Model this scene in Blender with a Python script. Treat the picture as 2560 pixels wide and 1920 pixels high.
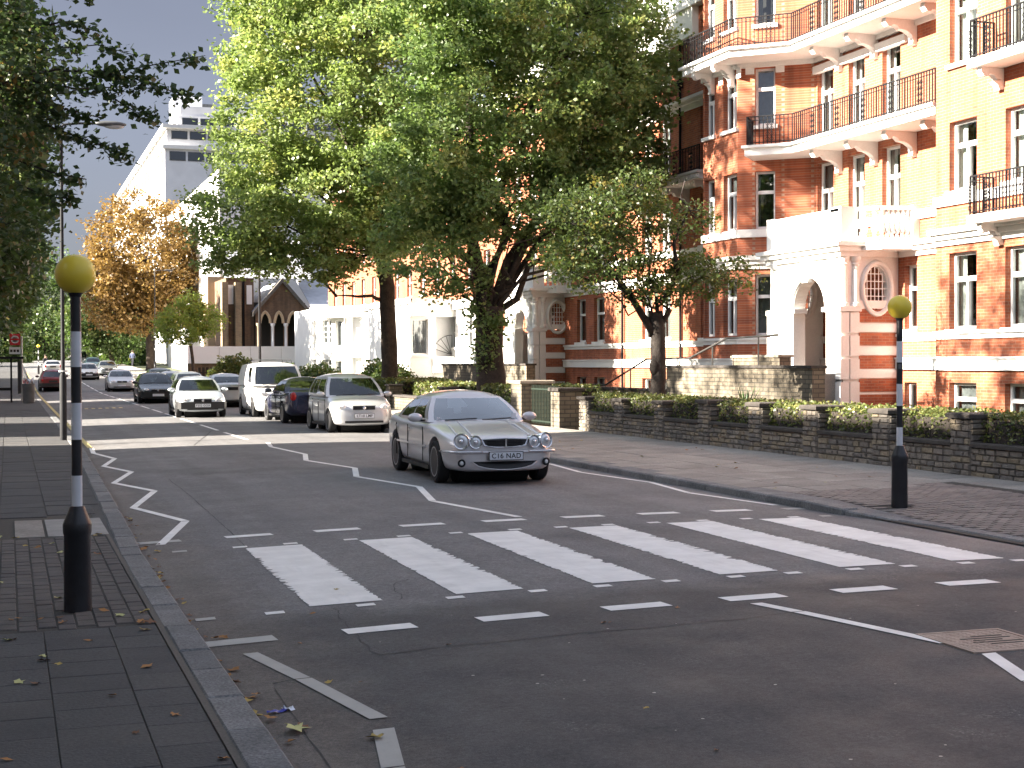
import bpy, bmesh, math, random
import numpy as np
from mathutils import Vector, Matrix
random.seed(7); RNG = np.random.default_rng(7)
R = math.radians
for o in list(bpy.data.objects): bpy.data.objects.remove(o)
SC = bpy.context.scene
COL = SC.collection

# ------------------------------------------------------------------ camera
cam_d = bpy.data.cameras.new('camera'); cam = bpy.data.objects.new('camera', cam_d); COL.objects.link(cam)
cr = Vector((0.94395452, -0.33006303, -0.00287505)); cu = Vector((0.00769469, 0.01329664, 0.99988199)); cf = Vector((0.32998585, 0.94386524, -0.01509116))
cm = Matrix((cr, cu, -cf)).transposed().to_4x4(); cm.translation = (0, 0, 1.87)
cam.matrix_world = cm
cam_d.sensor_width = 36; cam_d.lens = 3600 / 2560 * 36; cam_d.clip_end = 3000; cam_d.clip_start = 0.05
SC.camera = cam

# ------------------------------------------------------------------ sky, sun, exposure
SUN_EL, SUN_AZ = 23.0, -86.0          # azimuth from +Y, clockwise seen from above (negative: to the left of the street)
w = bpy.data.worlds.new('World'); SC.world = w; w.use_nodes = True
nt = w.node_tree; nt.nodes.clear()
sky = nt.nodes.new('ShaderNodeTexSky'); sky.sky_type = 'NISHITA'; sky.sun_disc = False
sky.sun_elevation = R(SUN_EL); sky.sun_rotation = R(SUN_AZ)
sky.air_density = 1.0; sky.dust_density = 1.5; sky.ozone_density = 1.0
hs = nt.nodes.new('ShaderNodeHueSaturation'); hs.inputs['Saturation'].default_value = 0.42
tc = nt.nodes.new('ShaderNodeTexCoord'); mp = nt.nodes.new('ShaderNodeMapping'); mp.inputs['Scale'].default_value = (1, 1, 3.5)
nz = nt.nodes.new('ShaderNodeTexNoise'); nz.inputs['Scale'].default_value = 1.3; nz.inputs['Detail'].default_value = 5; nz.inputs['Roughness'].default_value = .5
rm = nt.nodes.new('ShaderNodeMapRange'); rm.inputs['From Min'].default_value = .3; rm.inputs['From Max'].default_value = .7; rm.inputs['To Min'].default_value = .86; rm.inputs['To Max'].default_value = 1.12
ml = nt.nodes.new('ShaderNodeMix'); ml.data_type = 'RGBA'; ml.blend_type = 'MULTIPLY'; ml.inputs['Factor'].default_value = 1
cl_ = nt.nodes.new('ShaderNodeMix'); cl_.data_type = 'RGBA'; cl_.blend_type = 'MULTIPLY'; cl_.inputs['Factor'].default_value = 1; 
# a slate storm-cloud bank lies low; unseen sky overhead brightened to light the shade
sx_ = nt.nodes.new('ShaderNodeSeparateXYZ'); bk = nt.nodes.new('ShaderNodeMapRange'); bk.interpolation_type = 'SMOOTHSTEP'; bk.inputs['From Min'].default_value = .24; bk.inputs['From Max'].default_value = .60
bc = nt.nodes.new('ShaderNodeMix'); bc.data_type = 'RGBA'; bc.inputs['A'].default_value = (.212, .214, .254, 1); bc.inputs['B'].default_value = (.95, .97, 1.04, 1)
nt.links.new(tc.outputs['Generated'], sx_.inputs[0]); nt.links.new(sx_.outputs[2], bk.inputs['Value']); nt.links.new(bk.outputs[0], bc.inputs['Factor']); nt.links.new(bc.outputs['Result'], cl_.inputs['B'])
bg = nt.nodes.new('ShaderNodeBackground'); bg.inputs['Strength'].default_value = 0.062
wo = nt.nodes.new('ShaderNodeOutputWorld')
L = nt.links.new
L(sky.outputs[0], hs.inputs['Color']); L(tc.outputs['Generated'], mp.inputs[0]); L(mp.outputs[0], nz.inputs['Vector'])
L(nz.outputs['Fac'], rm.inputs['Value']); L(hs.outputs[0], ml.inputs['A']); L(rm.outputs[0], ml.inputs['B'])
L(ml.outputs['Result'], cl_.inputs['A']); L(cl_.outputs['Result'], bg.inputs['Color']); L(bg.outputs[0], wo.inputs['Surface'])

sd = bpy.data.lights.new('sun', 'SUN'); sun = bpy.data.objects.new('sun', sd); COL.objects.link(sun)
sd.energy = 5.0; sd.angle = R(0.53); sd.color = (1.0, 0.90, 0.76)
sdir = Vector((math.sin(R(SUN_AZ)) * math.cos(R(SUN_EL)), math.cos(R(SUN_AZ)) * math.cos(R(SUN_EL)), math.sin(R(SUN_EL))))
sun.rotation_euler = sdir.to_track_quat('Z', 'Y').to_euler(); sun.location = (-30, 0, 40)
SC.view_settings.view_transform = 'Standard'; SC.view_settings.look = 'None'; SC.view_settings.gamma = 1
SC.view_settings.exposure = 2.86; SC.view_settings.use_curve_mapping = False
SC.cycles.max_bounces = 6; SC.cycles.diffuse_bounces = 3; SC.cycles.glossy_bounces = 3; SC.cycles.transparent_max_bounces = 12
SC.cycles.transmission_bounces = 3; SC.cycles.use_denoising = True
SC.cycles.sample_clamp_indirect = 8

# ------------------------------------------------------------------ terrain functions (world metres; the camera stands at x=0, y=0)
def rise(y):
    t = max(0.0, y - 90.0); t = min(t, 190)
    return 0.019 * t * t / (t + 12)
def rz(x, y=0.0):                       # road surface with its camber
    xx = max(0.6, min(10.2, x))
    return 0.011 * (xx - 5.3) - .044 * ((xx - 5.3) / 4) ** 2 + rise(y)

# ------------------------------------------------------------------ mesh helpers
class MB:
    def __init__(s): s.v = []; s.f = []; s.m = []
    def add(s, vs, fs, m=0):
        n = len(s.v); s.v += [tuple(v) for v in vs]; s.f += [tuple(i + n for i in f) for f in fs]; s.m += [m] * len(fs); return s
    def box(s, x0, x1, y0, y1, z0, z1, m=0):
        x0, x1 = min(x0, x1), max(x0, x1); y0, y1 = min(y0, y1), max(y0, y1)
        return s.add([(x0, y0, z0), (x1, y0, z0), (x1, y1, z0), (x0, y1, z0), (x0, y0, z1), (x1, y0, z1), (x1, y1, z1), (x0, y1, z1)],
                     [(3, 2, 1, 0), (4, 5, 6, 7), (0, 1, 5, 4), (1, 2, 6, 5), (2, 3, 7, 6), (3, 0, 4, 7)], m)
    def cbox(s, x0, x1, y0, y1, z0, z1, c=.006, m=0):        # box with chamfered top edges
        return s.add([(x0, y0, z0), (x1, y0, z0), (x1, y1, z0), (x0, y1, z0), (x0, y0, z1 - c), (x1, y0, z1 - c), (x1, y1, z1 - c), (x0, y1, z1 - c),
                      (x0 + c, y0 + c, z1), (x1 - c, y0 + c, z1), (x1 - c, y1 - c, z1), (x0 + c, y1 - c, z1)],
                     [(8, 9, 10, 11), (0, 1, 5, 4), (1, 2, 6, 5), (2, 3, 7, 6), (3, 0, 4, 7), (4, 5, 9, 8), (5, 6, 10, 9), (6, 7, 11, 10), (7, 4, 8, 11)], m)
    def obox(s, c, ux, uy, hx, hy, z0, z1, m=0):             # oriented box: centre, unit axes in plan, half sizes
        c = Vector(c[:2] + (0,)) if len(c) == 2 else Vector(c); ux = Vector((ux[0], ux[1], 0)); uy = Vector((uy[0], uy[1], 0)); P = []
        for z in (z0, z1):
            for a, b in ((-1, -1), (1, -1), (1, 1), (-1, 1)):
                q = c + ux * (a * hx) + uy * (b * hy); P.append((q.x, q.y, z))
        return s.add(P, [(3, 2, 1, 0), (4, 5, 6, 7), (0, 1, 5, 4), (1, 2, 6, 5), (2, 3, 7, 6), (3, 0, 4, 7)], m)
    def poly(s, pts, z0, z1, m=0):                           # vertical prism from plan polygon
        n = len(pts); V = [(p[0], p[1], z0) for p in pts] + [(p[0], p[1], z1) for p in pts]
        F = [tuple(range(n - 1, -1, -1)), tuple(range(n, 2 * n))] + [(i, (i + 1) % n, n + (i + 1) % n, n + i) for i in range(n)]
        return s.add(V, F, m)
    def extr(s, pts, vec, m=0):                              # prism: 3-D polygon swept by a vector
        n = len(pts); vec = Vector(vec); V = [tuple(p) for p in pts] + [tuple(Vector(p) + vec) for p in pts]
        F = [tuple(range(n - 1, -1, -1)), tuple(range(n, 2 * n))] + [(i, (i + 1) % n, n + (i + 1) % n, n + i) for i in range(n)]
        return s.add(V, F, m)
    def tube(s, path, rad, n=8, cap=True, m=0):
        path = [Vector(p) for p in path]
        if not hasattr(rad, '__len__'): rad = [rad] * len(path)
        V = []; F = []
        ref = Vector((0.13, 0.21, 1)).normalized()
        for i, p in enumerate(path):
            d = (path[min(i + 1, len(path) - 1)] - path[max(i - 1, 0)]).normalized()
            a = d.cross(ref)
            if a.length < .05: a = d.cross(Vector((1, 0, 0)))
            a.normalize(); b = d.cross(a)
            for k in range(n):
                t = 2 * math.pi * k / n; V.append(tuple(p + (a * math.cos(t) + b * math.sin(t)) * rad[i]))
        for i in range(len(path) - 1):
            for k in range(n):
                F.append((i * n + k, i * n + (k + 1) % n, (i + 1) * n + (k + 1) % n, (i + 1) * n + k))
        if cap: F += [tuple(range(n - 1, -1, -1)), tuple(range((len(path) - 1) * n, len(path) * n))]
        return s.add(V, F, m)
    def lathe(s, prof, c=(0, 0, 0), n=16, m=0, axis='Z', cap=True):    # profile (r, h)
        V = []; F = []; c = Vector(c)
        for r, h in prof:
            for k in range(n):
                t = 2 * math.pi * k / n; a, b = r * math.cos(t), r * math.sin(t)
                V.append(tuple(c + (Vector((a, b, h)) if axis == 'Z' else Vector((h, a, b)) if axis == 'X' else Vector((b, h, a)))))
        for i in range(len(prof) - 1):
            for k in range(n):
                F.append((i * n + k, i * n + (k + 1) % n, (i + 1) * n + (k + 1) % n, (i + 1) * n + k))
        if cap: F += [tuple(range(n - 1, -1, -1)), tuple(range((len(prof) - 1) * n, len(prof) * n))]
        return s.add(V, F, m)
    def sphere(s, c, r, n=16, k=10, sc=(1, 1, 1), m=0):
        V = []; F = []
        for i in range(k + 1):
            a = math.pi * i / k
            for j in range(n):
                t = 2 * math.pi * j / n
                V.append((c[0] + r * sc[0] * math.sin(a) * math.cos(t), c[1] + r * sc[1] * math.sin(a) * math.sin(t), c[2] - r * sc[2] * math.cos(a)))
        for i in range(k):
            for j in range(n): F.append((i * n + j, i * n + (j + 1) % n, (i + 1) * n + (j + 1) % n, (i + 1) * n + j))
        return s.add(V, F, m)
    def mesh(s, name, mats, smooth=False):
        me = bpy.data.meshes.new(name); me.from_pydata(s.v, [], s.f)
        for mt in (mats if isinstance(mats, (list, tuple)) else [mats]): me.materials.append(M[mt] if isinstance(mt, str) else mt)
        if any(s.m): me.polygons.foreach_set('material_index', s.m)
        if smooth:
            me.polygons.foreach_set('use_smooth', [True] * len(me.polygons))
            if smooth != 1: me.set_sharp_from_angle(angle=R(smooth))
        me.update(); return me
    def build(s, name, mats, parent=None, smooth=False, **kw):
        return link(name, s.mesh(name, mats, smooth), parent, **kw)

def link(name, data, parent=None, label=None, cat=None, group=None, kind=None, loc=None, rotz=None):
    o = bpy.data.objects.new(name, data); COL.objects.link(o)
    if parent is not None:
        o.parent = parent
    if loc is not None: o.location = loc
    if rotz is not None: o.rotation_euler = (0, 0, rotz)
    return tag(o, label, cat, group, kind)
def tag(o, label=None, cat=None, group=None, kind=None):
    if label: o['label'] = label
    if cat: o['category'] = cat
    if group: o['group'] = group
    if kind: o['kind'] = kind
    return o
def thing(name, label, cat, loc=(0, 0, 0), rotz=0, group=None):
    o = link(name, None, None, label, cat, group, None, loc, rotz); o.empty_display_size = .2; return o
def copy_tree(o, parent=None):
    c = o.copy(); COL.objects.link(c); c.parent = parent
    for ch in o.children: copy_tree(ch, c)
    return c

# ------------------------------------------------------------------ materials
M = {}
def mat(name, col, rough=.7, metal=0, spec=.5, var=0, vscale=3, fine=0, fscale=60, bump=0, bscale=60, coat=0, trans=0, col2=None, coords='pos'):
    m = bpy.data.materials.new(name); m.use_nodes = True; n = m.node_tree; b = n.nodes['Principled BSDF']; l = n.links.new
    b.inputs['Base Color'].default_value = (*col, 1); b.inputs['Roughness'].default_value = rough; b.inputs['Metallic'].default_value = metal
    b.inputs['Specular IOR Level'].default_value = spec; b.inputs['Coat Weight'].default_value = coat
    M[name] = m
    if var or fine or bump:
        if coords == 'pos': vec = n.nodes.new('ShaderNodeNewGeometry').outputs['Position']
        else: vec = n.nodes.new('ShaderNodeTexCoord').outputs['Object']
    cur = None
    def noise(sc, det=4):
        t = n.nodes.new('ShaderNodeTexNoise'); t.inputs['Scale'].default_value = sc; t.inputs['Detail'].default_value = det; l(vec, t.inputs['Vector']); return t.outputs['Fac']
    def mixc(fac, a, bcol, lo=.35, hi=.65):
        r = n.nodes.new('ShaderNodeMapRange'); r.inputs['From Min'].default_value = lo; r.inputs['From Max'].default_value = hi; l(fac, r.inputs['Value'])
        x = n.nodes.new('ShaderNodeMix'); x.data_type = 'RGBA'; l(r.outputs[0], x.inputs['Factor'])
        if hasattr(a, 'is_linked'): l(a, x.inputs['A'])
        else: x.inputs['A'].default_value = (*a, 1)
        x.inputs['B'].default_value = (*bcol, 1); return x.outputs['Result']
    if var:
        c2 = col2 or tuple(c * (1 - var) for c in col)
        cur = mixc(noise(vscale), col, c2)
    if fine:
        r = n.nodes.new('ShaderNodeMapRange'); r.inputs['From Min'].default_value = .3; r.inputs['From Max'].default_value = .7
        r.inputs['To Min'].default_value = 1 - fine; r.inputs['To Max'].default_value = 1 + fine; l(noise(fscale, 3), r.inputs['Value'])
        x = n.nodes.new('ShaderNodeMix'); x.data_type = 'RGBA'; x.blend_type = 'MULTIPLY'; x.inputs['Factor'].default_value = 1
        if cur is None: x.inputs['A'].default_value = (*col, 1)
        else: l(cur, x.inputs['A'])
        l(r.outputs[0], x.inputs['B']); cur = x.outputs['Result']
    if cur is not None: l(cur, b.inputs['Base Color'])
    if bump:
        bn = n.nodes.new('ShaderNodeBump'); bn.inputs['Strength'].default_value = bump; bn.inputs['Distance'].default_value = .02
        l(noise(bscale, 3), bn.inputs['Height']); l(bn.outputs[0], b.inputs['Normal'])
    return m
def leafmat(name, a, b, c, transl=.45):
    """a, b: common leaf colours, c: the rarer turned leaves; 'tint' (0..1) is stored per leaf"""
    m = bpy.data.materials.new(name); m.use_nodes = True; n = m.node_tree; n.nodes.clear(); l = n.links.new
    at = n.nodes.new('ShaderNodeAttribute'); at.attribute_name = 'tint'
    rp = n.nodes.new('ShaderNodeValToRGB'); e = rp.color_ramp.elements
    e[0].position = 0; e[0].color = (*a, 1); e[1].position = 1; e[1].color = (*c, 1)
    k = e.new(.7); k.color = (*b, 1)
    l(at.outputs['Fac'], rp.inputs[0])
    p = n.nodes.new('ShaderNodeBsdfPrincipled'); p.inputs['Roughness'].default_value = .42; p.inputs['Specular IOR Level'].default_value = .5
    t = n.nodes.new('ShaderNodeBsdfTranslucent'); mx = n.nodes.new('ShaderNodeMixShader'); mx.inputs[0].default_value = transl
    br = n.nodes.new('ShaderNodeMix'); br.data_type = 'RGBA'; br.blend_type = 'MULTIPLY'; br.inputs['Factor'].default_value = 1; br.inputs['B'].default_value = (1.12, 1.15, .80, 1)
    l(rp.outputs[0], p.inputs['Base Color']); l(rp.outputs[0], br.inputs['A']); l(br.outputs['Result'], t.inputs['Color'])
    o = n.nodes.new('ShaderNodeOutputMaterial'); l(p.outputs[0], mx.inputs[1]); l(t.outputs[0], mx.inputs[2]); l(mx.outputs[0], o.inputs[0])
    M[name] = m; return m
def brickmat(name, c1, c2, mortar, bw=.225, bh=.075, ms=.006, swap=False, bump=.6, axis='Y'):
    m = bpy.data.materials.new(name); m.use_nodes = True; n = m.node_tree; b = n.nodes['Principled BSDF']; l = n.links.new
    g = n.nodes.new('ShaderNodeNewGeometry'); sp = n.nodes.new('ShaderNodeSeparateXYZ'); l(g.outputs['Position'], sp.inputs[0])
    ad = n.nodes.new('ShaderNodeMath'); ad.operation = 'ADD'; l(sp.outputs[0], ad.inputs[0]); l(sp.outputs[1], ad.inputs[1])
    cb = n.nodes.new('ShaderNodeCombineXYZ'); l(ad.outputs[0], cb.inputs[0]); l(sp.outputs[2], cb.inputs[1])
    t = n.nodes.new('ShaderNodeTexBrick'); t.inputs['Scale'].default_value = 1; t.inputs['Brick Width'].default_value = bw; t.inputs['Row Height'].default_value = bh
    t.inputs['Mortar Size'].default_value = ms; t.inputs['Color1'].default_value = (*c1, 1); t.inputs['Color2'].default_value = (*c2, 1); t.inputs['Mortar'].default_value = (*mortar, 1)
    l(cb.outputs[0], t.inputs['Vector'])
    nz = n.nodes.new('ShaderNodeTexNoise'); nz.inputs['Scale'].default_value = .9; nz.inputs['Detail'].default_value = 6; l(g.outputs['Position'], nz.inputs['Vector'])
    r = n.nodes.new('ShaderNodeMapRange'); r.inputs['From Min'].default_value = .3; r.inputs['From Max'].default_value = .7; r.inputs['To Min'].default_value = .78; r.inputs['To Max'].default_value = 1.15; l(nz.outputs['Fac'], r.inputs['Value'])
    x = n.nodes.new('ShaderNodeMix'); x.data_type = 'RGBA'; x.blend_type = 'MULTIPLY'; x.inputs['Factor'].default_value = 1; l(t.outputs['Color'], x.inputs['A']); l(r.outputs[0], x.inputs['B'])
    sm = n.nodes.new('ShaderNodeMapping'); sm.inputs['Scale'].default_value = (2.2, 2.2, .16); l(g.outputs['Position'], sm.inputs[0])
    n2 = n.nodes.new('ShaderNodeTexNoise'); n2.inputs['Scale'].default_value = 1.6; n2.inputs['Detail'].default_value = 5; l(sm.outputs[0], n2.inputs['Vector'])
    r2 = n.nodes.new('ShaderNodeMapRange'); r2.inputs['From Min'].default_value = .45; r2.inputs['From Max'].default_value = .72; r2.inputs['To Min'].default_value = 1.04; r2.inputs['To Max'].default_value = .66; l(n2.outputs['Fac'], r2.inputs['Value'])
    x2 = n.nodes.new('ShaderNodeMix'); x2.data_type = 'RGBA'; x2.blend_type = 'MULTIPLY'; x2.inputs['Factor'].default_value = 1; l(x.outputs['Result'], x2.inputs['A']); l(r2.outputs[0], x2.inputs['B'])
    l(x2.outputs['Result'], b.inputs['Base Color']); b.inputs['Roughness'].default_value = .85
    bn = n.nodes.new('ShaderNodeBump'); bn.inputs['Strength'].default_value = bump; bn.inputs['Distance'].default_value = .01; bn.invert = True; l(t.outputs['Fac'], bn.inputs['Height']); l(bn.outputs[0], b.inputs['Normal'])
    M[name] = m
def glassmat(name, tint=(.55, .6, .6), refl=.1, rough=.02):
    m = bpy.data.materials.new(name); m.use_nodes = True; n = m.node_tree; n.nodes.clear(); l = n.links.new
    t = n.nodes.new('ShaderNodeBsdfTransparent'); t.inputs[0].default_value = (*tint, 1)
    g = n.nodes.new('ShaderNodeBsdfGlossy'); g.inputs['Roughness'].default_value = rough; g.inputs['Color'].default_value = (.9, .93, .95, 1)
    f = n.nodes.new('ShaderNodeFresnel'); f.inputs[0].default_value = 1.5
    ad = n.nodes.new('ShaderNodeMath'); ad.operation = 'ADD'; ad.use_clamp = True; ad.inputs[1].default_value = refl; l(f.outputs[0], ad.inputs[0])
    mx = n.nodes.new('ShaderNodeMixShader'); l(ad.outputs[0], mx.inputs[0]); l(t.outputs[0], mx.inputs[1]); l(g.outputs[0], mx.inputs[2])
    o = n.nodes.new('ShaderNodeOutputMaterial'); l(mx.outputs[0], o.inputs[0]); M[name] = m

def asphalt():
    m = bpy.data.materials.new('asphalt'); m.use_nodes = True; n = m.node_tree; b = n.nodes['Principled BSDF']; l = n.links.new; M['asphalt'] = m
    g = n.nodes.new('ShaderNodeNewGeometry'); sp = n.nodes.new('ShaderNodeSeparateXYZ'); l(g.outputs['Position'], sp.inputs[0])
    def noise(sc, det=4, ro=.55, vec=None):
        t = n.nodes.new('ShaderNodeTexNoise'); t.inputs['Scale'].default_value = sc; t.inputs['Detail'].default_value = det; t.inputs['Roughness'].default_value = ro; l(vec or g.outputs['Position'], t.inputs['Vector']); return t.outputs['Fac']
    def rng(v, a, bb, c, d):
        r = n.nodes.new('ShaderNodeMapRange'); r.inputs[1].default_value = a; r.inputs[2].default_value = bb; r.inputs[3].default_value = c; r.inputs[4].default_value = d; l(v, r.inputs[0]); return r.outputs[0]
    def mix(fac, a, bb, mode='MIX'):
        x = n.nodes.new('ShaderNodeMix'); x.data_type = 'RGBA'; x.blend_type = mode
        if isinstance(fac, float): x.inputs['Factor'].default_value = fac
        else: l(fac, x.inputs['Factor'])
        for k, v in (('A', a), ('B', bb)):
            if isinstance(v, tuple): x.inputs[k].default_value = (*v, 1)
            else: l(v, x.inputs[k])
        return x.outputs['Result']
    base = mix(rng(noise(.35, 5), .35, .65, 0, 1), (.060, .061, .064), (.050, .052, .055))
    # newer dark surfacing in front of the crossing, older greyer one beyond it
    wob = n.nodes.new('ShaderNodeMath'); wob.operation = 'ADD'; l(sp.outputs[1], wob.inputs[0]); l(rng(noise(1.2, 3), 0, 1, -.35, .35), wob.inputs[1])
    base = mix(rng(wob.outputs[0], 10.6, 11.1, 0, 1), base, mix(rng(noise(.5, 5), .35, .65, 0, 1), (.148, .146, .147), (.126, .125, .128)))
    # brownish silt along the gutter
    wx = n.nodes.new('ShaderNodeMath'); wx.operation = 'ADD'; l(sp.outputs[0], wx.inputs[0]); l(rng(noise(2.5, 4), 0, 1, -.35, .35), wx.inputs[1])
    base = mix(rng(wx.outputs[0], 1.5, 2.1, .75, 0), base, (.13, .112, .098))
    st = n.nodes.new('ShaderNodeMapping'); st.inputs['Scale'].default_value = (1.5, .06, 1); l(g.outputs['Position'], st.inputs[0])
    base = mix(1.0, base, rng(noise(1.0, 4, .6, st.outputs[0]), .3, .7, .82, 1.16), 'MULTIPLY')     # wheel tracks worn along the lanes
    base = mix(rng(noise(.22, 3, .5), .60, .66, 0, .35), base, (.055, .054, .056))                   # old oil and damp stains
    base = mix(1.0, base, rng(noise(34, 4, .9), .3, .7, .52, 1.56), 'MULTIPLY')
    base = mix(1.0, base, rng(noise(9, 4, .8), .3, .7, .82, 1.2), 'MULTIPLY')
    base = mix(1.0, base, rng(noise(170, 2, .7), .25, .75, .5, 1.5), 'MULTIPLY')
    cl = n.nodes.new('ShaderNodeMath'); cl.operation = 'MULTIPLY'; l(rng(noise(.9, 3, .6), .58, .68, 0, 1), cl.inputs[0]); l(rng(noise(48, 3, .8), .55, .66, 0, .8), cl.inputs[1])
    base = mix(cl.outputs[0], base, (.26, .25, .245))                                              # scabbed patches where pale aggregate shows
    base = mix(rng(noise(95, 2), .70, .78, 0, .55), base, (.24, .225, .21))          # pale stone chips
    base = mix(rng(noise(45, 3), .30, .24, 0, .5), base, (.025, .025, .027))
    # polished / worn patches showing aggregate
    base = mix(rng(noise(.8, 6, .7), .6, .74, 0, .35), base, (.14, .13, .125))
    l(base, b.inputs['Base Color']); l(rng(noise(1.1, 3), .3, .7, .62, .85), b.inputs['Roughness']); b.inputs['Specular IOR Level'].default_value = .4
    bn = n.nodes.new('ShaderNodeBump'); bn.inputs['Strength'].default_value = .55; bn.inputs['Distance'].default_value = .008; l(noise(130, 3, .7), bn.inputs['Height']); l(bn.outputs[0], b.inputs['Normal'])
def paintmat(name, col, wear=.6):
    """thermoplastic road paint with fine wear"""
    m = bpy.data.materials.new(name); m.use_nodes = True; n = m.node_tree; b = n.nodes['Principled BSDF']; l = n.links.new; M[name] = m
    g = n.nodes.new('ShaderNodeNewGeometry')
    def noise(sc, det=4, ro=.6):
        t = n.nodes.new('ShaderNodeTexNoise'); t.inputs['Scale'].default_value = sc; t.inputs['Detail'].default_value = det; t.inputs['Roughness'].default_value = ro; l(g.outputs['Position'], t.inputs['Vector']); return t.outputs['Fac']
    def rng(v, a, bb, c, d):
        r = n.nodes.new('ShaderNodeMapRange'); r.inputs[1].default_value = a; r.inputs[2].default_value = bb; r.inputs[3].default_value = c; r.inputs[4].default_value = d; l(v, r.inputs[0]); return r.outputs[0]
    def mix(fac, a, bb):
        x = n.nodes.new('ShaderNodeMix'); x.data_type = 'RGBA'; l(fac, x.inputs['Factor'])
        for k, v in (('A', a), ('B', bb)):
            if isinstance(v, tuple): x.inputs[k].default_value = (*v, 1)
            else: l(v, x.inputs[k])
        return x.outputs['Result']
    c = mix(rng(noise(3, 6), .35, .7, 0, 1), col, tuple(v * .80 for v in col))
    st = n.nodes.new('ShaderNodeMapping'); st.inputs['Scale'].default_value = (5, .5, 1); l(g.outputs['Position'], st.inputs[0])
    t2_ = n.nodes.new('ShaderNodeTexNoise'); t2_.inputs['Scale'].default_value = 1.6; t2_.inputs['Detail'].default_value = 5; t2_.inputs['Roughness'].default_value = .7; l(st.outputs[0], t2_.inputs['Vector'])
    c = mix(rng(t2_.outputs['Fac'], .52, .74, 0, .16), c, (.25, .245, .235))                            # tyre grime
    c = mix(rng(noise(28, 5, .8), .66, .74, 0, wear), c, (.14, .135, .13))
    c = mix(rng(noise(60, 4, .75), .64, .72, 0, wear), c, (.12, .115, .11))
    l(c, b.inputs['Base Color']); b.inputs['Roughness'].default_value = .6
    bn = n.nodes.new('ShaderNodeBump'); bn.inputs['Strength'].default_value = .3; bn.inputs['Distance'].default_value = .004; l(noise(80), bn.inputs['Height']); l(bn.outputs[0], b.inputs['Normal'])
asphalt()
paintmat('road_white', (.84, .83, .80), .4); paintmat('road_faded', (.42, .41, .385), .9); paintmat('road_yellow', (.62, .50, .20), .8)
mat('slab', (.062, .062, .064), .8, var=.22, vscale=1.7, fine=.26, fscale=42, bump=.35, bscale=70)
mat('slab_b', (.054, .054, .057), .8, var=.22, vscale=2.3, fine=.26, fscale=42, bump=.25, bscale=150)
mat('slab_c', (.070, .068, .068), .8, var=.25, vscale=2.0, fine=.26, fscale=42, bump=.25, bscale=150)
mat('flag', (.30, .28, .25), .85, var=.25, vscale=1.3, fine=.2, fscale=30, bump=.25, bscale=120)
mat('flag_b', (.26, .24, .215), .85, var=.25, vscale=1.6, fine=.2, fscale=30, bump=.25, bscale=120)
mat('joint', (.05, .046, .04), .95, fine=.3)
mat('paver', (.105, .093, .086), .85, var=.3, vscale=4, fine=.15, fscale=90, bump=.2)
mat('paver_b', (.09, .081, .078), .85, var=.3, vscale=4, fine=.15, fscale=90, bump=.2)
mat('kerb', (.20, .20, .20), .8, var=.3, vscale=3, fine=.4, fscale=55, bump=.4, bscale=90)
mat('kerb_b', (.165, .168, .172), .8, var=.3, vscale=3, fine=.4, fscale=55, bump=.4, bscale=90)
mat('concrete', (.30, .295, .28), .85, var=.2, vscale=4, fine=.1)
mat('soil', (.055, .045, .03), .95, var=.4, vscale=2, fine=.3, fscale=30, bump=.5, bscale=20)
mat('lawn', (.045, .06, .022), .95, var=.4, vscale=2, fine=.3, fscale=30, bump=.5, bscale=30)
mat('tar', (.022, .022, .024), .7)
mat('rust_iron', (.40, .305, .245), .7, var=.25, vscale=8, fine=.15, bump=.3, bscale=60)
mat('iron_dark', (.03, .028, .026), .7)
for i, (a, b_) in enumerate((((.225, .195, .16), .3), ((.19, .165, .14), .3), ((.15, .135, .12), .3), ((.25, .205, .145), .35))):
    mat('stone%d' % i, a, .92, var=b_, vscale=7, fine=.2, fscale=45, bump=.6, bscale=35)
mat('mortar', (.11, .10, .088), .95, fine=.2, fscale=60)
mat('coping', (.06, .052, .046), .9, var=.35, vscale=5, fine=.2, fscale=40, bump=.5, bscale=30)
mat('coping_pale', (.34, .30, .24), .9, var=.3, vscale=5, fine=.15, bump=.4, bscale=30)
brickmat('red_brick', (.43, .122, .052), (.29, .080, .040), (.36, .22, .15), ms=.006)
brickmat('brown_brick', (.19, .115, .065), (.13, .085, .055), (.16, .12, .09))
brickmat('stock_brick', (.30, .22, .13), (.22, .165, .10), (.2, .17, .13))
brickmat('stone_wall', (.20, .168, .12), (.13, .112, .084), (.075, .066, .054), bw=.3, bh=.11, ms=.012, bump=1)
brickmat('block_paving', (.16, .135, .12), (.13, .115, .105), (.07, .062, .055), bw=.2, bh=.1, ms=.006)
mat('stucco', (.80, .79, .76), .75, var=.06, vscale=1.5, fine=.04, fscale=25, bump=.08, bscale=40)
mat('stucco_grey', (.78, .79, .82), .8, var=.12, vscale=.5, fine=.04, fscale=25)
mat('render_tan', (.52, .40, .26), .9, var=.2, vscale=.6, fine=.05)
mat('white_paint', (.80, .80, .79), .45, var=.04, vscale=4)
mat('hoarding_white', (.72, .72, .74), .6, var=.06, vscale=.8)
mat('iron_black', (.010, .010, .012), .75, spec=.2)
mat('post_black', (.014, .014, .018), .4, var=.4, vscale=9, bump=.12, bscale=40)
mat('post_white', (.66, .67, .70), .4, var=.1, vscale=6)
mat('lamp_grey', (.10, .105, .11), .5, var=.3, vscale=4)
mat('lamp_pale', (.42, .43, .44), .4)
mat('door_wood', (.16, .055, .025), .5, var=.3, vscale=3)
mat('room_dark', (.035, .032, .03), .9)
mat('room_mid', (.10, .09, .08), .9)
mat('curtain', (.62, .62, .58), .9, var=.15, vscale=5)
mat('curtain_grey', (.30, .31, .31), .9, var=.2, vscale=5)
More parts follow.
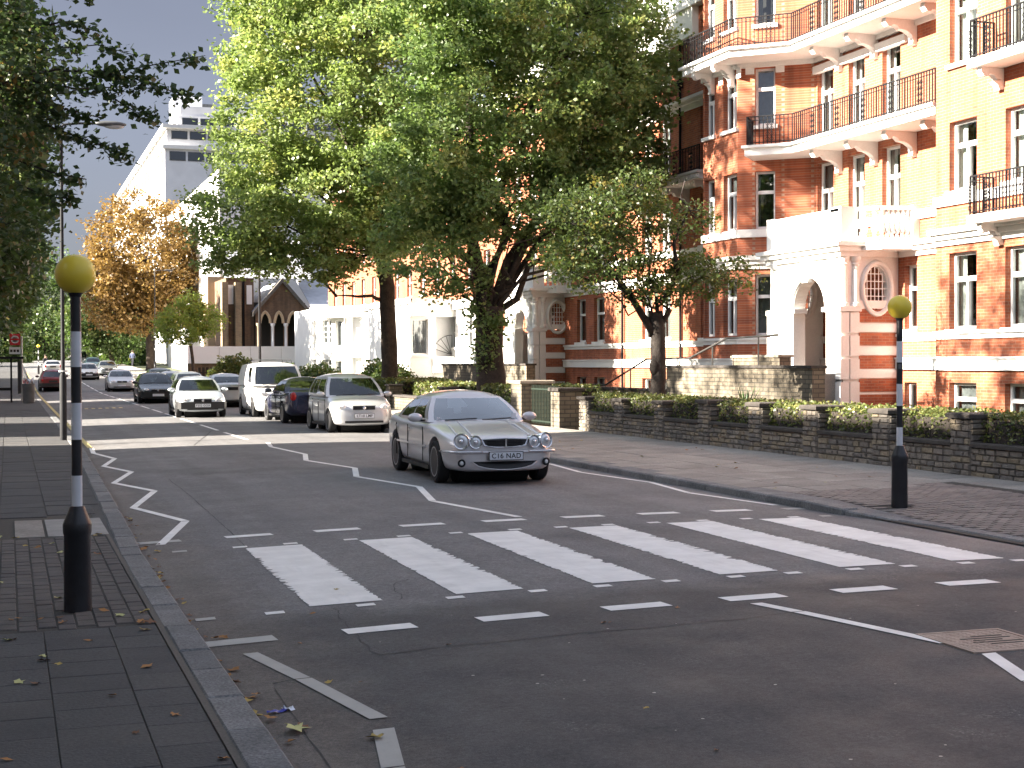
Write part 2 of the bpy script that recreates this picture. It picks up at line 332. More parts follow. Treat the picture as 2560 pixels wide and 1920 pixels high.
mat('slate', (.17, .18, .20), .7, var=.2, vscale=2)
mat('roof_pale', (.52, .53, .57), .5, var=.15, vscale=2)
glassmat('pane', (.62, .66, .66), .10); glassmat('pane_dark', (.25, .28, .3), .12)
glassmat('car_glass', (.30, .34, .35), .08); glassmat('car_glass_clear', (.5, .55, .55), .34)
mat('tyre', (.014, .014, .015), .85, coords='obj'); mat('alloy', (.42, .42, .44), .35, .7); mat('chrome', (.8, .8, .82), .12, 1)
mat('black_plastic', (.012, .012, .013), .6); mat('arch_black', (.006, .006, .006), .95); mat('grille_dark', (.012, .012, .014), .4, .3)
mat('lens_clear', (.70, .72, .74), .08, .35); mat('lens_red', (.36, .012, .012), .15); mat('lens_amber', (.55, .18, .02), .2); mat('bulb', (.85, .86, .88), .1, .8)
mat('plate_white', (.66, .68, .72), .5); mat('plate_yellow', (.62, .46, .04), .5); mat('ink', (.012, .012, .014), .6)
mat('seat_dark', (.03, .03, .032), .9); mat('dash_dark', (.05, .05, .052), .9)
mat('bark', (.062, .046, .036), .95, var=.45, vscale=4, fine=.3, fscale=25, bump=1, bscale=14)
mat('bark_dark', (.04, .032, .027), .95, var=.4, vscale=4, fine=.3, fscale=25, bump=1, bscale=16)
mat('cut_wood', (.34, .24, .15), .9, var=.3, vscale=20)
leafmat('leaf_plane', (.170, .240, .080), (.250, .320, .115), (.46, .46, .18), .48)
leafmat('leaf_deep', (.115, .190, .064), (.185, .255, .090), (.38, .40, .14), .48)
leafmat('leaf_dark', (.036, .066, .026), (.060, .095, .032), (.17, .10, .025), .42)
leafmat('leaf_small', (.062, .098, .030), (.090, .130, .038), (.20, .16, .04), .42)
leafmat('leaf_orange', (.20, .118, .036), (.28, .180, .060), (.15, .080, .028), .32)
leafmat('leaf_yellow', (.17, .25, .055), (.27, .33, .07), (.44, .40, .07), .5)
leafmat('leaf_hedge', (.070, .10, .026), (.125, .150, .042), (.25, .23, .08), .3)
leafmat('leaf_shrub', (.045, .085, .022), (.075, .12, .03), (.12, .14, .04), .35)
mat('fallen_a', (.34, .16, .05), .8); mat('fallen_b', (.42, .30, .08), .8); mat('fallen_c', (.18, .085, .04), .8); mat('fallen_d', (.48, .47, .20), .8)
def globemat():
    m = bpy.data.materials.new('globe_yellow'); m.use_nodes = True; b = m.node_tree.nodes['Principled BSDF']; M['globe_yellow'] = m
    b.inputs['Base Color'].default_value = (.80, .60, .05, 1); b.inputs['Roughness'].default_value = .35
    b.inputs['Subsurface Weight'].default_value = .25; b.inputs['Subsurface Radius'].default_value = (.12, .09, .02)
globemat()
# ================================================================== ground, road, pavements
def sheet(name, mt, xs, ys, zf, **kw):
    mb = MB(); nx, ny = len(xs), len(ys)
    V = [(x, y, zf(x, y)) for y in ys for x in xs]
    F = [(j * nx + i, j * nx + i + 1, (j + 1) * nx + i + 1, (j + 1) * nx + i) for j in range(ny - 1) for i in range(nx - 1)]
    mb.add(V, F); return mb.build(name, mt, smooth=1, **kw)
YS = [-60, -20, 0, 10, 20, 40, 60, 80, 90] + list(range(95, 291, 6)) + [330, 500, 900]
ground = sheet('ground', 'soil', [-700, -60, -20, -6, 0, 9, 14, 30, 60, 200, 700], YS, lambda x, y: -.32 + rise(y), kind='structure', label='bare earth beneath the street and the front gardens')
road = sheet('road', 'asphalt', [0.9 + .35 * i for i in range(27)] + [10.3], [-25, -10, 0, 5, 10, 15, 20, 30, 40, 50, 60, 70, 80, 90] + list(range(95, 291, 6)) + [330, 420], lambda x, y: rz(x, y), kind='structure', label='grey tarmac road with worn white markings')
garden = sheet('lawn', 'lawn', [13.7, 16, 19, 24, 60], YS, lambda x, y: -.02 + rise(y), kind='structure', label='dark planted front garden behind the low wall')

KL = [(-25, 1.2), (14, 1.2), (19, 1.3), (24, 1.38), (31, 1.5), (45, 1.55), (420, 1.55)]
def lerp(tab, y):
    for (a, va), (b, vb) in zip(tab, tab[1:]):
        if y <= b: return va + (vb - va) * max(0, min(1, (y - a) / (b - a)))
    return tab[-1][1]
def kl(y): return lerp(KL, y)
def sstep(t): t = max(0, min(1, t)); return t * t * (3 - 2 * t)
PZ = .05
def kerb_r(y): return .022 + .07 * sstep((y - 14.3) / 1.7) + rise(y)       # top of the right-hand kerb: dropped at the crossing
def krx(y): return 9.78 - .24 * sstep((y - 13.6) / 2.2)
def rp(x, y):                                                           # right-hand footway
    k = kerb_r(y) - rise(y); t = (x - 9.8) / 3.6
    return k + (.175 - k) * max(0, t) + rise(y)

pl_base = sheet('pavement_left', 'joint', [-5.5, -2, -.6, .2, 1.0], [-25, 0, 5, 10, 15, 20, 30, 40, 60, 90] + list(range(95, 291, 6)) + [420], lambda x, y: PZ - .008 + rise(y), kind='structure', label='pavement of dark grey slabs with a granite kerb')
mb = MB()
for y0, y1 in ((-25, 5.6), (60, 95), (95, 140), (140, 260)):
    mb.add([(-5.5, y0, PZ + rise(y0)), (kl(y0) - .24, y0, PZ + rise(y0)), (kl(y1) - .24, y1, PZ + rise(y1)), (-5.5, y1, PZ + rise(y1))], [(0, 1, 2, 3)])
mb.add([(-5.5, 5.6, PZ), (-.66, 5.6, PZ), (-.66, 60, PZ), (-5.5, 60, PZ)], [(0, 1, 2, 3)])
mb.build('plain_paving', 'slab', pl_base)

def pieces(proto_sizes): pass
SLABS = {}
def slab_obj(name, parent, cx, cy, sx, sy, z, mt, c=.006, th=.05, rx=0, ry=0, rz_=0):
    key = (round(sx, 3), round(sy, 3), mt, c)
    if key not in SLABS: SLABS[key] = MB().cbox(-sx / 2, sx / 2, -sy / 2, sy / 2, -th, 0, c).mesh(name, mt)
    o = bpy.data.objects.new(name, SLABS[key]); COL.objects.link(o); o.parent = parent; o.location = (cx, cy, z); o.rotation_euler = (rx, ry, rz_); return o
SM = ['slab', 'slab_b', 'slab_c', 'slab', 'slab_b']
# big dark slabs in the foreground
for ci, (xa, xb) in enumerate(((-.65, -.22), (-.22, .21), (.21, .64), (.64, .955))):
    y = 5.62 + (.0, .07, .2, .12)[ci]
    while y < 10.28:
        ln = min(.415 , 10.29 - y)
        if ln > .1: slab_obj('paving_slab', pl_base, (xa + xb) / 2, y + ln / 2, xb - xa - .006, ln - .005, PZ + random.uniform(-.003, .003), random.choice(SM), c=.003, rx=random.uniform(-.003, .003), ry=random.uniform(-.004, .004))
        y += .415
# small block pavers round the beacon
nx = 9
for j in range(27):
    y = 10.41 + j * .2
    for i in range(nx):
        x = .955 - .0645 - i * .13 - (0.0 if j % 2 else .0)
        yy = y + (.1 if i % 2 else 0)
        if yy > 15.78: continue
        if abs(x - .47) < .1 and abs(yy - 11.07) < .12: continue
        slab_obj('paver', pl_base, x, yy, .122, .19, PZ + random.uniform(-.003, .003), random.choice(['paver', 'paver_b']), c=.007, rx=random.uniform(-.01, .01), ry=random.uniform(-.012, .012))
# pale cement patch and the slabs beyond
slab_obj('cement_patch', pl_base, .69, 16.75, .62, 1.72, PZ + .002, 'concrete', c=.003)
slab_obj('cement_patch', pl_base, .20, 16.75, .30, 1.72, PZ + .001, 'flag_b', c=.003)
for ci, (xa, xb) in enumerate(((-.65, -.12), (-.12, .42), (.42, .99))):
    y = 15.95 + .2 * ci
    while y < 59.5:
        if y > 17.7 or ci == 0:
            t = kl(y) - 1.2
            xb2 = xb + t if ci == 2 else xb; xa2 = xa
            if ci == 2 and t > .02: xb2 = round(xb + math.floor(t * 10) / 10, 2)
            slab_obj('paving_slab', pl_base, (xa2 + xb2) / 2, y + .3, xb2 - xa2 - .012, .588, PZ + random.uniform(-.003, .003), random.choice(SM), rx=random.uniform(-.003, .003), ry=random.uniform(-.005, .005))
        y += .6
# narrow mortar strip and granite kerb stones
mb = MB(); mb.add([(.96, -20, PZ + .002), (1.0, -20, PZ + .002), (1.0, 15.9, PZ + .002), (.96, 15.9, PZ + .002)], [(0, 1, 2, 3)]); mb.build('mortar_strip', 'mortar', pl_base)
mb = MB(); ys_ = [13.5, 15.9, 17, 18, 19, 20, 22, 24, 27, 31, 36, 45, 60, 90] + list(range(96, 200, 8))
for a, b in zip(ys_, ys_[1:]): mb.add([(.93, a, PZ - .004 + rise(a)), (kl(a) - .08, a, PZ - .004 + rise(a)), (kl(b) - .08, b, PZ - .004 + rise(b)), (.93, b, PZ - .004 + rise(b))], [(0, 1, 2, 3)])
mb.build('kerb_bedding', 'slab_b', pl_base)
y = 4.6; KM = {}
while y < 118:
    ln = random.choice((.6, .75, .9, .9)) if y < 40 else .9
    key = (ln, random.choice(('kerb', 'kerb_b')))
    if key not in KM: KM[key] = MB().cbox(-.105, .105, -ln / 2 + .006, ln / 2 - .006, -.22, 0, .016).mesh('kerb_stone', key[1])
    o = bpy.data.objects.new('kerb_stone', KM[key]); COL.objects.link(o); o.parent = pl_base
    o.location = (kl(y + ln / 2) - .105 + random.uniform(-.008, .008), y + ln / 2, PZ + .008 + random.uniform(-.006, .006) + rise(y)); o.rotation_euler = (0, random.uniform(-.02, .02), -math.atan((kl(y + ln) - kl(y)) / ln) + random.uniform(-.006, .006))
    y += ln

# right-hand footway
pr_base = sheet('pavement_right', 'joint', [9.66, 10.2, 11, 12, 13.42], [-25, 0, 8, 12, 13, 14, 14.5, 15, 15.5, 16, 17, 20, 25, 30, 40, 60, 90] + list(range(95, 291, 6)) + [420], lambda x, y: rp(x, y) - .012, kind='structure', label='footway of worn stone flags below the garden wall')
FS = {}
def tilt_slab(name, cx, cy, sx, sy, mt, dz=0, c=.006):
    o = slab_obj(name, pr_base, cx, cy, sx, sy, rp(cx, cy) + dz, mt, c); ex = .1
    o.rotation_euler = ((rp(cx, cy + ex) - rp(cx, cy - ex)) / (2 * ex), -(rp(cx + ex, cy) - rp(cx - ex, cy)) / (2 * ex), 0); return o
FMT = ['flag', 'flag_b', 'flag', 'flag', 'flag_b']
for ci, (xa, xb) in enumerate(((9.78, 10.42), (10.42, 11.17), (11.17, 11.92), (11.92, 12.67), (12.67, 13.41))):
    y = 10.6 + (.0, .31, .12, .4, .22)[ci]
    while y < 46:
        ok = not (y < 16.6 and xa < 12.4)
        ln = .62 if y < 34 else 1.24
        if ok: tilt_slab('paving_flag', (xa + xb) / 2, y + ln / 2, xb - xa - .012, ln - .012, random.choice(FMT), random.uniform(-.003, .003))
        y += ln
mb = MB()
for y0, y1 in ((46, 62), (62, 95), (95, 130), (130, 200), (200, 280)):
    mb.add([(9.78, y0, rp(9.78, y0) + .002), (13.4, y0, rp(13.4, y0) + .002), (13.4, y1, rp(13.4, y1) + .002), (9.78, y1, rp(9.78, y1) + .002)], [(0, 1, 2, 3)])
mb.build('plain_paving', 'flag', pr_base)
mat('paver_r', (.235, .205, .185), .85, var=.25, vscale=2, fine=.15, fscale=90); mat('paver_s', (.205, .178, .162), .85, var=.25, vscale=2, fine=.15, fscale=90)
bm_ = MB()                                                   # blister/block paving round the right-hand beacon
yy = 9.6; j = 0
while yy < 17.2:
    xx = 9.99 + (.1 if j % 2 else 0)
    while xx < 12.45:
        xe = min(xx + .197, 12.42)
        if not (abs(xx + .1 - 10.37) < .2 and abs(yy - 15.18) < .14) and xe - xx > .05:
            z = rp(xx + .1, yy) + random.uniform(-.002, .002); bm_.cbox(xx, xe, yy - .0485, yy + .0485, z - .03, z, .002, m=int(random.random() < .25))
        xx += .2
    yy += .1; j += 1
bm_.build('block_paving', ['paver_r', 'paver_s'], pr_base, kind='stuff')
y = 8.0; 
while y < 120:
    ln = .9; yc = y + ln / 2
    z = kerb_r(yc)
    key = ('r', random.choice(('kerb', 'kerb_b')))
    if key not in KM: KM[key] = MB().cbox(-.12, .12, -ln / 2 + .006, ln / 2 - .006, -.22, 0, .018).mesh('kerb_stone', key[1])
    o = bpy.data.objects.new('kerb_stone', KM[key]); COL.objects.link(o); o.parent = pr_base
    o.location = (krx(yc) + .12 + random.uniform(-.006, .006), yc, z + .006); o.rotation_euler = (math.atan((kerb_r(y + ln) - kerb_r(y)) / ln), 0, -math.atan((krx(y + ln) - krx(y)) / ln)); y += ln
mb = MB()
for y0, y1 in ((8, 13), (13, 14.3), (14.3, 15.1), (15.1, 16), (16, 30), (30, 46)):
    mb.add([(krx(y0) + .22, y0, kerb_r(y0) + .001), (10.0, y0, kerb_r(y0) + .004), (10.0, y1, kerb_r(y1) + .004), (krx(y1) + .22, y1, kerb_r(y1) + .001)], [(0, 1, 2, 3)])
mb.build('channel_strip', 'kerb_b', pr_base)

# ------------------------------------------------------------------ road markings (each one a part of the road)
E1 = .005
def flat(pts, dz=E1): return [(x, y, rz(x, y) + dz) for x, y in pts]
def mark(name, pts, mt='road_white', dz=E1, th=.0):
    mb = MB(); P = flat(pts, dz); mb.add(P, [tuple(range(len(P)))]); return mb.build(name, mt, road)
def stripe(x, y0, y1, wd, sk, rag_l, rag_r, rag_e=.012):
    """one zebra bar with tyre-worn ragged long edges"""
    n = 260; Lp = []; Rp = []
    sm_ = np.array([.25, .5, .25]); a = np.convolve(RNG.normal(0, 1.35, n + 3), sm_, 'valid'); b = np.convolve(RNG.normal(0, 1.35, n + 3), sm_, 'valid')
    for i in range(n + 1):
        t = i / n; y = y0 + (y1 - y0) * t; off = sk * (y - y0)
        env = .25 + .75 * math.sin(math.pi * min(1, max(0, t * 1.1 - .03)))
        Lp.append((x + off + env * rag_l * max(-.4, a[i]), y + RNG.normal(0, .004))); Rp.append((x + off + wd - env * rag_r * max(-.4, b[i]), y + RNG.normal(0, .004)))
    mb = MB(); V = []; NX = 4
    for l_, r_ in zip(Lp, Rp):
        for k in range(NX + 1):
            px = l_[0] + (r_[0] - l_[0]) * k / NX; py = l_[1] + (r_[1] - l_[1]) * k / NX; V.append((px, py, rz(px, py) + E1))
    F = [(i * (NX + 1) + k, i * (NX + 1) + k + 1, (i + 1) * (NX + 1) + k + 1, (i + 1) * (NX + 1) + k) for i in range(n) for k in range(NX)]
    mb.add(V, F); return mb.build('zebra_stripe', 'road_white', road)
for i in range(6):
    stripe(2.237 + i * 1.2062, 11.25 + .004 * i, 15.0 + .01 * i, .587, .019, (.045, .012, .02, .03, .012, .03)[i], (.03, .03, .035, .06, .045, .035)[i])
def dash(x, y, w_, d_, mt='road_white', sk=.0):
    c = .012
    mark('give_way_dash', [(x + c, y), (x + w_, y + c * .5), (x + w_ + sk - c, y + d_), (x + sk, y + d_ - c * .6)], mt)
for i in range(-1, 8):
    x = 2.25 + i * 1.011
    if x > 8.9: continue
    dash(x, 10.0 + (.02 if i < 0 else 0), .53, .205, 'road_faded' if i < 0 else 'road_white')
for i in range(-1, 8): dash(2.24 + i * 1.0, 15.95, .53, .2, 'road_faded' if i in (-1, 7) else 'road_white')
for i, x in enumerate((1.40, 1.93, 2.65, 3.39, 4.10, 4.68, 5.31, 5.93, 6.49, 7.12, 7.68, 8.30, 8.89)):
    mark('stud', [(x - .075, 11.05), (x + .075, 11.055), (x + .08, 11.165), (x - .07, 11.16)], 'road_faded' if i < 1 else 'road_white')
for i, x in enumerate((1.65, 2.27, 2.8, 3.45, 4.04, 4.63, 5.32, 5.87, 6.45, 7.02, 7.65, 8.22, 8.86, 9.3)):
    mark('stud', [(x - .075, 15.08), (x + .075, 15.085), (x + .08, 15.2), (x - .07, 15.195)], 'road_faded' if i in (0, 13) else 'road_white')
def zig(pts, wd, mt='road_white', per=None):
    """zig-zag: each straight mark is a separate part"""
    for k, (p, q) in enumerate(zip(pts, pts[1:])):
        p = Vector(p); q = Vector(q); d = (q - p).normalized(); nrm = Vector((1, 0))
        h = wd / 2 / max(.5, abs(d.y)); s = d * .012
        a, b = p + s, q - s
        n = max(1, int((b - a).length / .5)); V = []
        mb = MB()
        for i in range(n + 1):
            c = a + (b - a) * i / n
            for o_ in (-h, h):
                x, y = c.x + o_, c.y; V.append((x, y, rz(x, y) + E1 + (.0012 if k % 2 else 0)))
        mb.add(V, [(2 * i, 2 * i + 1, 2 * i + 3, 2 * i + 2) for i in range(n)]); mb.build('zigzag_mark', (mt(k) if callable(mt) else mt), road)
zig([(1.52, 15.78), (2.03, 17.92), (1.57, 19.97), (2.07, 22.31), (1.60, 24.2), (2.05, 26.39), (1.68, 28.2), (2.02, 30.2), (1.72, 32.36), (1.78, 34.3)], .10)
zig([(5.79, 16.31), (5.38, 18.64), (5.79, 20.79), (5.37, 23.1), (5.77, 24.94), (5.36, 27.29), (5.70, 29.1), (5.50, 32.0), (5.72, 33.7)], .10)
zig([(9.40, 16.5), (9.12, 18.5), (9.38, 20.35), (9.12, 22.6), (9.36, 24.6), (9.10, 26.8), (9.36, 29), (9.12, 31.2)], .09)
zig([(1.515, 9.69), (1.695, 8.76), (1.89, 7.6)], .10, 'road_faded'); zig([(1.86, 7.40), (1.725, 6.68), (1.6, 5.9), (1.75, 4.6)], .115, 'road_faded')
zig([(5.43, 9.86), (5.54, 9.40), (5.83, 7.99)], .10); zig([(5.88, 7.64), (5.60, 6.9), (5.42, 6.1), (5.8, 4.2)], .10)
y = 35.2
while y < 150:
    mark('centre_line_dash', [(5.42, y), (5.52, y), (5.52, y + 3.9), (5.42, y + 3.9)]); y += 5.15
for x in (1.70,):
    y = 34.4
    while y < 150:
        mark('yellow_line', [(x, y), (x + .11, y), (x + .11, y + 12), (x, y + 12)], 'road_yellow', E1 + (.002 if y > 34.5 else 0)); y += 11.99
for i in range(8):
    x = 2.45 + i * .28; mark('bus_bay_dash', [(x, 62.6), (x + .14, 62.6), (x + .14, 63.6), (x, 63.6)], 'road_yellow')
for y in (17.3,): mark('yellow_line', [(9.66, 30), (9.7, 30), (9.7, 118), (9.66, 118)], 'road_yellow')
def crack(pts, wd, name='crack', jit=.02, step=.06, mt='tar', dz=.0025):
    P = []
    for p, q in zip(pts, pts[1:]):
        p, q = Vector(p), Vector(q); n = max(2, int((q - p).length / step))
        for i in range(n): P.append(p + (q - p) * i / n)
    P.append(Vector(pts[-1])); acc = Vector((0, 0)); mb = MB(); V = []
    for i, p in enumerate(P):
        acc = acc * .85 + Vector((random.gauss(0, jit), random.gauss(0, jit)))
        d = (P[min(i + 1, len(P) - 1)] - P[max(0, i - 1)]).normalized(); nn = Vector((-d.y, d.x)); h = wd * random.uniform(.25, 1)
        for s in (-h, h):
            c = p + acc + nn * s; V.append((c.x, c.y, rz(c.x, c.y) + dz))
    mb.add(V, [(2 * i, 2 * i + 1, 2 * i + 3, 2 * i + 2) for i in range(len(P) - 1)]); mb.build(name, mt, road)
crack([(2.30, 9.22), (2.9, 9.27), (3.7, 9.29), (4.3, 9.28), (5.03, 9.32), (5.5, 9.4)], .012, jit=.009)
crack([(5.58, 9.42), (6.6, 9.35), (8.2, 9.5), (9.6, 9.4)], .004, jit=.01)
crack([(2.50, 24.4), (2.46, 20.98), (2.38, 16.52), (2.32, 14.64), (2.36, 12.2)], .008, 'tar_seam', .003, .2)
crack([(2.37, 11.16), (2.33, 10.36), (2.3, 9.58), (2.3, 9.22), (2.36, 8.8)], .007, jit=.010)
crack([(1.5, 8.72), (1.6, 8.75), (1.68, 8.73)], .012, jit=.006)
crack([(1.49, 8.6), (1.47, 7.69), (1.44, 6.4), (1.44, 5)], .005, 'tar_seam', .003, .15)
crack([(3.3, 12.2), (3.1, 12.0), (3.0, 11.6), (2.95, 11.2)], .006, jit=.01)
crack([(5.42, 41), (4.0, 33.5), (1.7, 32.9)], .02, 'tar_seam', .004, .3)
crack([(1.6, 32.0), (5.3, 31.5), (9.4, 31.2)], .02, 'tar_seam', .004, .3)
crack([(6.0, 10.2), (6.9, 9.0), (7.7, 8.4)], .005, 'tar_seam', .003, .15)
# old chewing gum and paint specks
for i in range(46):
    x, y = random.uniform(2.1, 9), random.uniform(4.5, 10); r = random.uniform(.005, .013); n = 7
    mark('gum_spot', [(x + r * random.uniform(.7, 1.2) * math.cos(6.283 * k / n), y + r * random.uniform(.7, 1.2) * math.sin(6.283 * k / n)) for k in range(n)], 'road_faded', .003)
# access cover
cv = thing('access_cover', 'rusty rectangular access cover set in the road beside the zigzag line', 'manhole cover', (6.13, 7.98, rz(6.13, 8) + .004), R(-2))
cb_ = MB(); cb_.box(-.33, .33, -.335, -.305, -.02, .004); cb_.box(-.33, .33, .305, .335, -.02, .004); cb_.box(-.33, -.30, -.305, .305, -.02, .004); cb_.box(.30, .33, -.305, .305, -.02, .004); cb_.build('frame', 'rust_iron', cv)
pn = MB(); pn.cbox(-.294, .294, -.299, .299, -.02, .002, .004)
for j in range(12):
    for i in range(9):
        if not (3 < i < 8 and 3 < j < 9): pn.box(-.26 + i * .062, -.225 + i * .062, -.27 + j * .047, -.25 + j * .047, .002, .004)
pn.build('cover_plate', 'rust_iron', cv)
for j, (a, b) in enumerate(((-.05, .2), (-.14, .23), (-.10, .12), (-.16, .22), (-.04, .2))): MB().box(a, b, -.13 + j * .06, -.112 + j * .06, .0025, .0052).build('slot', 'iron_dark', cv)
# leaves and litter
LM = []
for mt_ in ('fallen_a', 'fallen_b', 'fallen_c', 'fallen_d'):
    for v in range(3):
        mb = MB(); n = 11; P = []
        for k in range(n):
            a = 2 * math.pi * k / n; r = (.052 if k % 2 == 0 else .030) * random.uniform(.8, 1.2); P.append((r * math.cos(a) * 1.25, r * math.sin(a), .008 + random.uniform(-.004, .014)))
        mb.add([(0, 0, .006)] + P, [(0, 1 + k, 1 + (k + 1) % n) for k in range(n)]); LM.append(mb.mesh('fallen_leaf', mt_, 1))
def leaf_at(x, y, z, lab, grp, s=1.0, idx=None):
    o = link('fallen_leaf', LM[idx if idx is not None else random.randrange(len(LM))], None, lab, 'leaf', grp, None, (x, y, z)); o.rotation_euler = (random.uniform(-.25, .25), random.uniform(-.25, .25), random.uniform(0, 6.28)); o.scale = (s, s, s)
for i in range(44):
    x = random.uniform(-.1, .93); y = 6.2 + 10 * random.random() ** 1.1; leaf_at(x, y, PZ + .003, 'dry brown fallen leaf on the slabs near the beacon', 'leaves fallen on the left pavement', random.uniform(.4, .8))
for i in range(80):
    y = 5.6 + 14 * random.random() ** 1.3; x = kl(y) + .03 + abs(random.gauss(0, .09)); leaf_at(x, y, rz(x, y) + .004 + random.uniform(0, .012), 'brown fallen leaf caught in the gutter by the kerb', 'leaves gathered in the left gutter', random.uniform(.35, .85), random.randrange(9))
for i in range(12):
    x = random.uniform(1.6, 4.8); y = random.uniform(6, 13); leaf_at(x, y, rz(x, y) + .004, 'small reddish fallen leaf lying on the tarmac', 'leaves scattered on the road', random.uniform(.25, .5), random.randrange(9))
for i in range(30):
    x = random.uniform(10, 13.2); y = random.uniform(13.5, 30); leaf_at(x, y, rp(x, y) + .006, 'small yellow fallen leaf on the stone flags below the wall', 'leaves on the right footway', random.uniform(.35, .7))
leaf_at(1.42, 7.55, rz(1.4) + .012, 'large pale green fallen leaf in the gutter beside the wrapper', None, 1.5, 9)
leaf_at(1.77, 7.22, rz(1.8) + .008, 'single yellow leaf on the tarmac by the broken zigzag', None, .9, 3)
wr = thing('sweet_wrapper', 'crumpled blue and white wrapper lying in the gutter', 'litter', (1.40, 8.0, rz(1.4) + .004), .3)
def crumple(n, sx, sy, h):
    mb = MB(); V = [(-sx + 2 * sx * i / n, -sy + 2 * sy * j / n, abs(random.gauss(0, h))) for j in range(n + 1) for i in range(n + 1)]
    mb.add(V, [(j * (n + 1) + i, j * (n + 1) + i + 1, (j + 1) * (n + 1) + i + 1, (j + 1) * (n + 1) + i) for j in range(n) for i in range(n)]); return mb
mat('wrap_blue', (.03, .035, .32), .3); mat('wrap_white', (.75, .77, .85), .3)
crumple(4, .075, .035, .016).build('blue_foil', 'wrap_blue', wr); o = crumple(4, .04, .045, .014).build('white_paper', 'wrap_white', wr); o.location = (.11, .015, 0); wr.scale = (.7, .7, .7)
